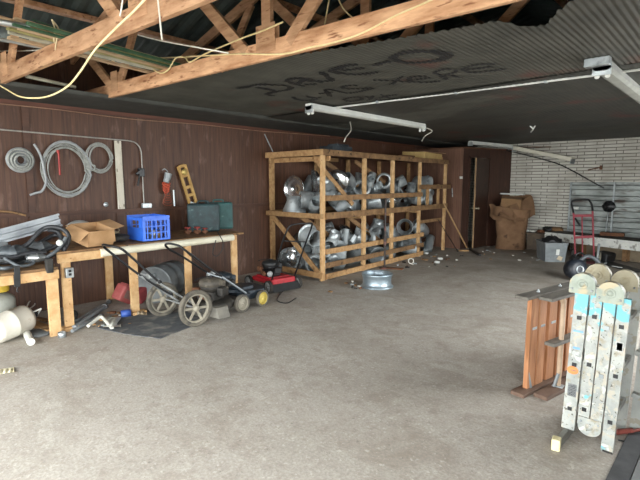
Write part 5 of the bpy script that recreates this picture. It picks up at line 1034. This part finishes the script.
for side,(y0,mm) in enumerate(((FYD,lp),(BYD,lm))):
    for k,(x0,x1,z0,z1) in enumerate(cols):
        l0,l1=lean(z0)-.02,lean(z1)-.02
        t=.028 if side==0 else .028
        MB().prism([(x0+l0,y0,z0),(x1+l0,y0,z0),(x1+l1,y0,z1),(x0+l1,y0,z1)],(0,t,0)).build('side_rail',mm,ld)
        if side==0:
            for z in(.19,.46,.74,):
                zz=z+(.02 if k%2 else 0)-(.03 if k>1 else 0); xx=(x0+x1)/2+lean(zz)-.02
                if z0<zz<z1: MB().box((xx,y0-.002,zz),(.023,.006,.022),None,.001).build('rung_end',blackp if (k+int(z*10))%3 else galv_dull,ld)
    # rungs
for k,(x0,x1,z0,z1) in enumerate(cols):
    for z in(.19,.46,.74):
        xx=(x0+x1)/2+lean(z)-.02; MB().box((xx,(FYD+BYD)/2+.014,z),(.03,BYD-FYD-.03,.03),None,.004).build('rung',lm,ld)
def hinge_(c,y,r_,m,top=True,w_=.066):
    x,z=c; n=18; poly=[]
    if top:
        poly=[(x-w_,y,z-.055)]+[(x+w_*.98*math.cos(a)*(1 if abs(math.cos(a))>.9 else .97),y,z+r_*math.sin(a)) for a in [math.pi-k*math.pi/n for k in range(n+1)]]+[(x+w_,y,z-.055)]
    else: poly=[(x-w_,y,z+.055)]+[(x+w_*math.cos(a),y,z-r_*math.sin(a)) for a in [math.pi-k*math.pi/n for k in range(n+1)]]+[(x+w_,y,z+.055)]
    h=MB().prism([Vector(q) for q in poly],(0,.05,0)).build('hinge_plate',m,ld)
    MB().lathe([(.001,.005),(.013,.005),(.016,.0),(.022,.0),(.025,.004),(.028,.0)],(x,y-.001,z),(0,-1,0),22).build('hinge_lock',m,h)
    for sx in(-1,1): MB().lathe([(.001,.004),(.006,.003),(.007,0)],(x+sx*w_*.75,y-.001,z-.03*(1 if top else -1)),(0,-1,0),8).build('rivet',galv_dull,h)
hinge_((-.643,.935),FYD-.006,.062,hm,True,.066); hinge_((-.506,.905),FYD-.006,.062,hm,True,.066); hinge_((-.556,.112),FYD-.01,.048,lp,False,.058)
hinge_((-.643,.935),BYD-.012,.07,hm2,True,.07); hinge_((-.500,.915),BYD-.012,.07,hm2,True,.07); hinge_((-.556,.112),BYD-.01,.048,lm,False,.058)
# extra outer section seen behind at the right edge
for y0 in(BYD,): 
    MB().prism([(-.415,y0,.02),(-.36,y0,.02),(-.34,y0,.86),(-.395,y0,.86)],(0,.028,0)).build('outer_rail',lm,ld); hinge_((-.368,.88),y0-.012,.05,hm2,True,.05)
for z in(.24,.5,.76): MB().box((-.39,BYD-.02,z),(.05,.05,.03),(0,R(15),0),.006).build('rung_bracket',lm,ld)
b=MB().tube([(-.60,3.33,.045),(-.66,2.96,.045),(-.715,2.78,.04)],.0,4) if 0 else MB().plank((-.665,3.20,.032),(-.678,2.72,.032),.055,.03,(1,0,0),.004); b.build('stabilizer_bar',mat('bar_alu','7A7A74','94948C',8,.5,.5),ld)
MB().box((-.682,2.705,.034),(.046,.06,.068),(0,0,R(9)),.008).build('stabilizer_end_cap',mat('cream_cap','D2C89C','E2DAB4',6,.5),ld)
MB().box((-.46,FYD+.014,.003),(.05,.04,.012),None,.002).build('rubber_foot',rubber,ld)
# stickers on the front rails
def stick(x,z,w_,h,m,nm,par=ld): return MB().box((x+lean(z)-.02,FYD-.0015,z),(w_,.003,h)).build(nm,m,par)
org=mat('orange_sticker','C9743A','D98A50',9,.5); bls=mat('blue_sticker','5E8FC0','7AA6D0',9,.5); dks=mat('dark_sticker','55585A','7A7C7C',120,.5); gys=mat('grey_sticker','9A9C9A','B4B6B2',90,.5)
o=MB().prism([(-.662+.03*math.cos(a),FYD-.002,.425+.024*math.sin(a)) for a in [k*2*math.pi/20 for k in range(20)]],(0,.003,0)).build('round_warning_sticker',org,ld); o['label']='orange round warning sticker'
stick(-.662,.425,.03,.004,dks,'sticker_bar'); stick(-.660,.305,.045,.075,dks,'instruction_label'); stick(-.660,.56,.035,.012,bls,'blue_label'); stick(-.66,.53,.035,.02,gys,'grey_label'); stick(-.66,.66,.05,.01,bls,'blue_label'); stick(-.455,.62,.035,.055,gys,'grey_label'); stick(-.455,.62,.026,.042,dks,'instruction_label')
for j in range(7): stick(-.66,.275+j*.0095,.036,.0025,paintw,'label_line')
# red handled bar on the floor behind the ladder foot
item(MB().tube([zat(617,432,.018),zat(632.5,430.5,.018)],.016,12).tube([zat(632,431,.03),zat(648,428,.03)],.009,8),'red_rod',mat('worn_red','7E4038','965248',8,.6),'worn red handled rod lying on the floor behind the ladder foot','rod')
item(MB().tube(spline([zat(618,440,.005),zat(630,442,.005),zat(636,440,.005)],4),.005,6),'black_wire',blackp,'short black wire on the floor by the threshold','wire')
item(MB().grid(lambda u,v:F(0+14*u,369+5*v-2*u,.006+.008*math.sin(u*17+v*3)*math.sin(v*3.14)+.012*math.sin(v*3.14)),20,8).grid(lambda u,v:F(0+14*u,369+5*v-2*u,.003),2,2),'paper_scrap',mat('pale_paper','C6BE9C','D8D2B6',8,.8),'crumpled pale paper scrap on the floor at the left edge','scrap')
for o in bpy.data.objects:
    if '_w' in o: del o['_w']
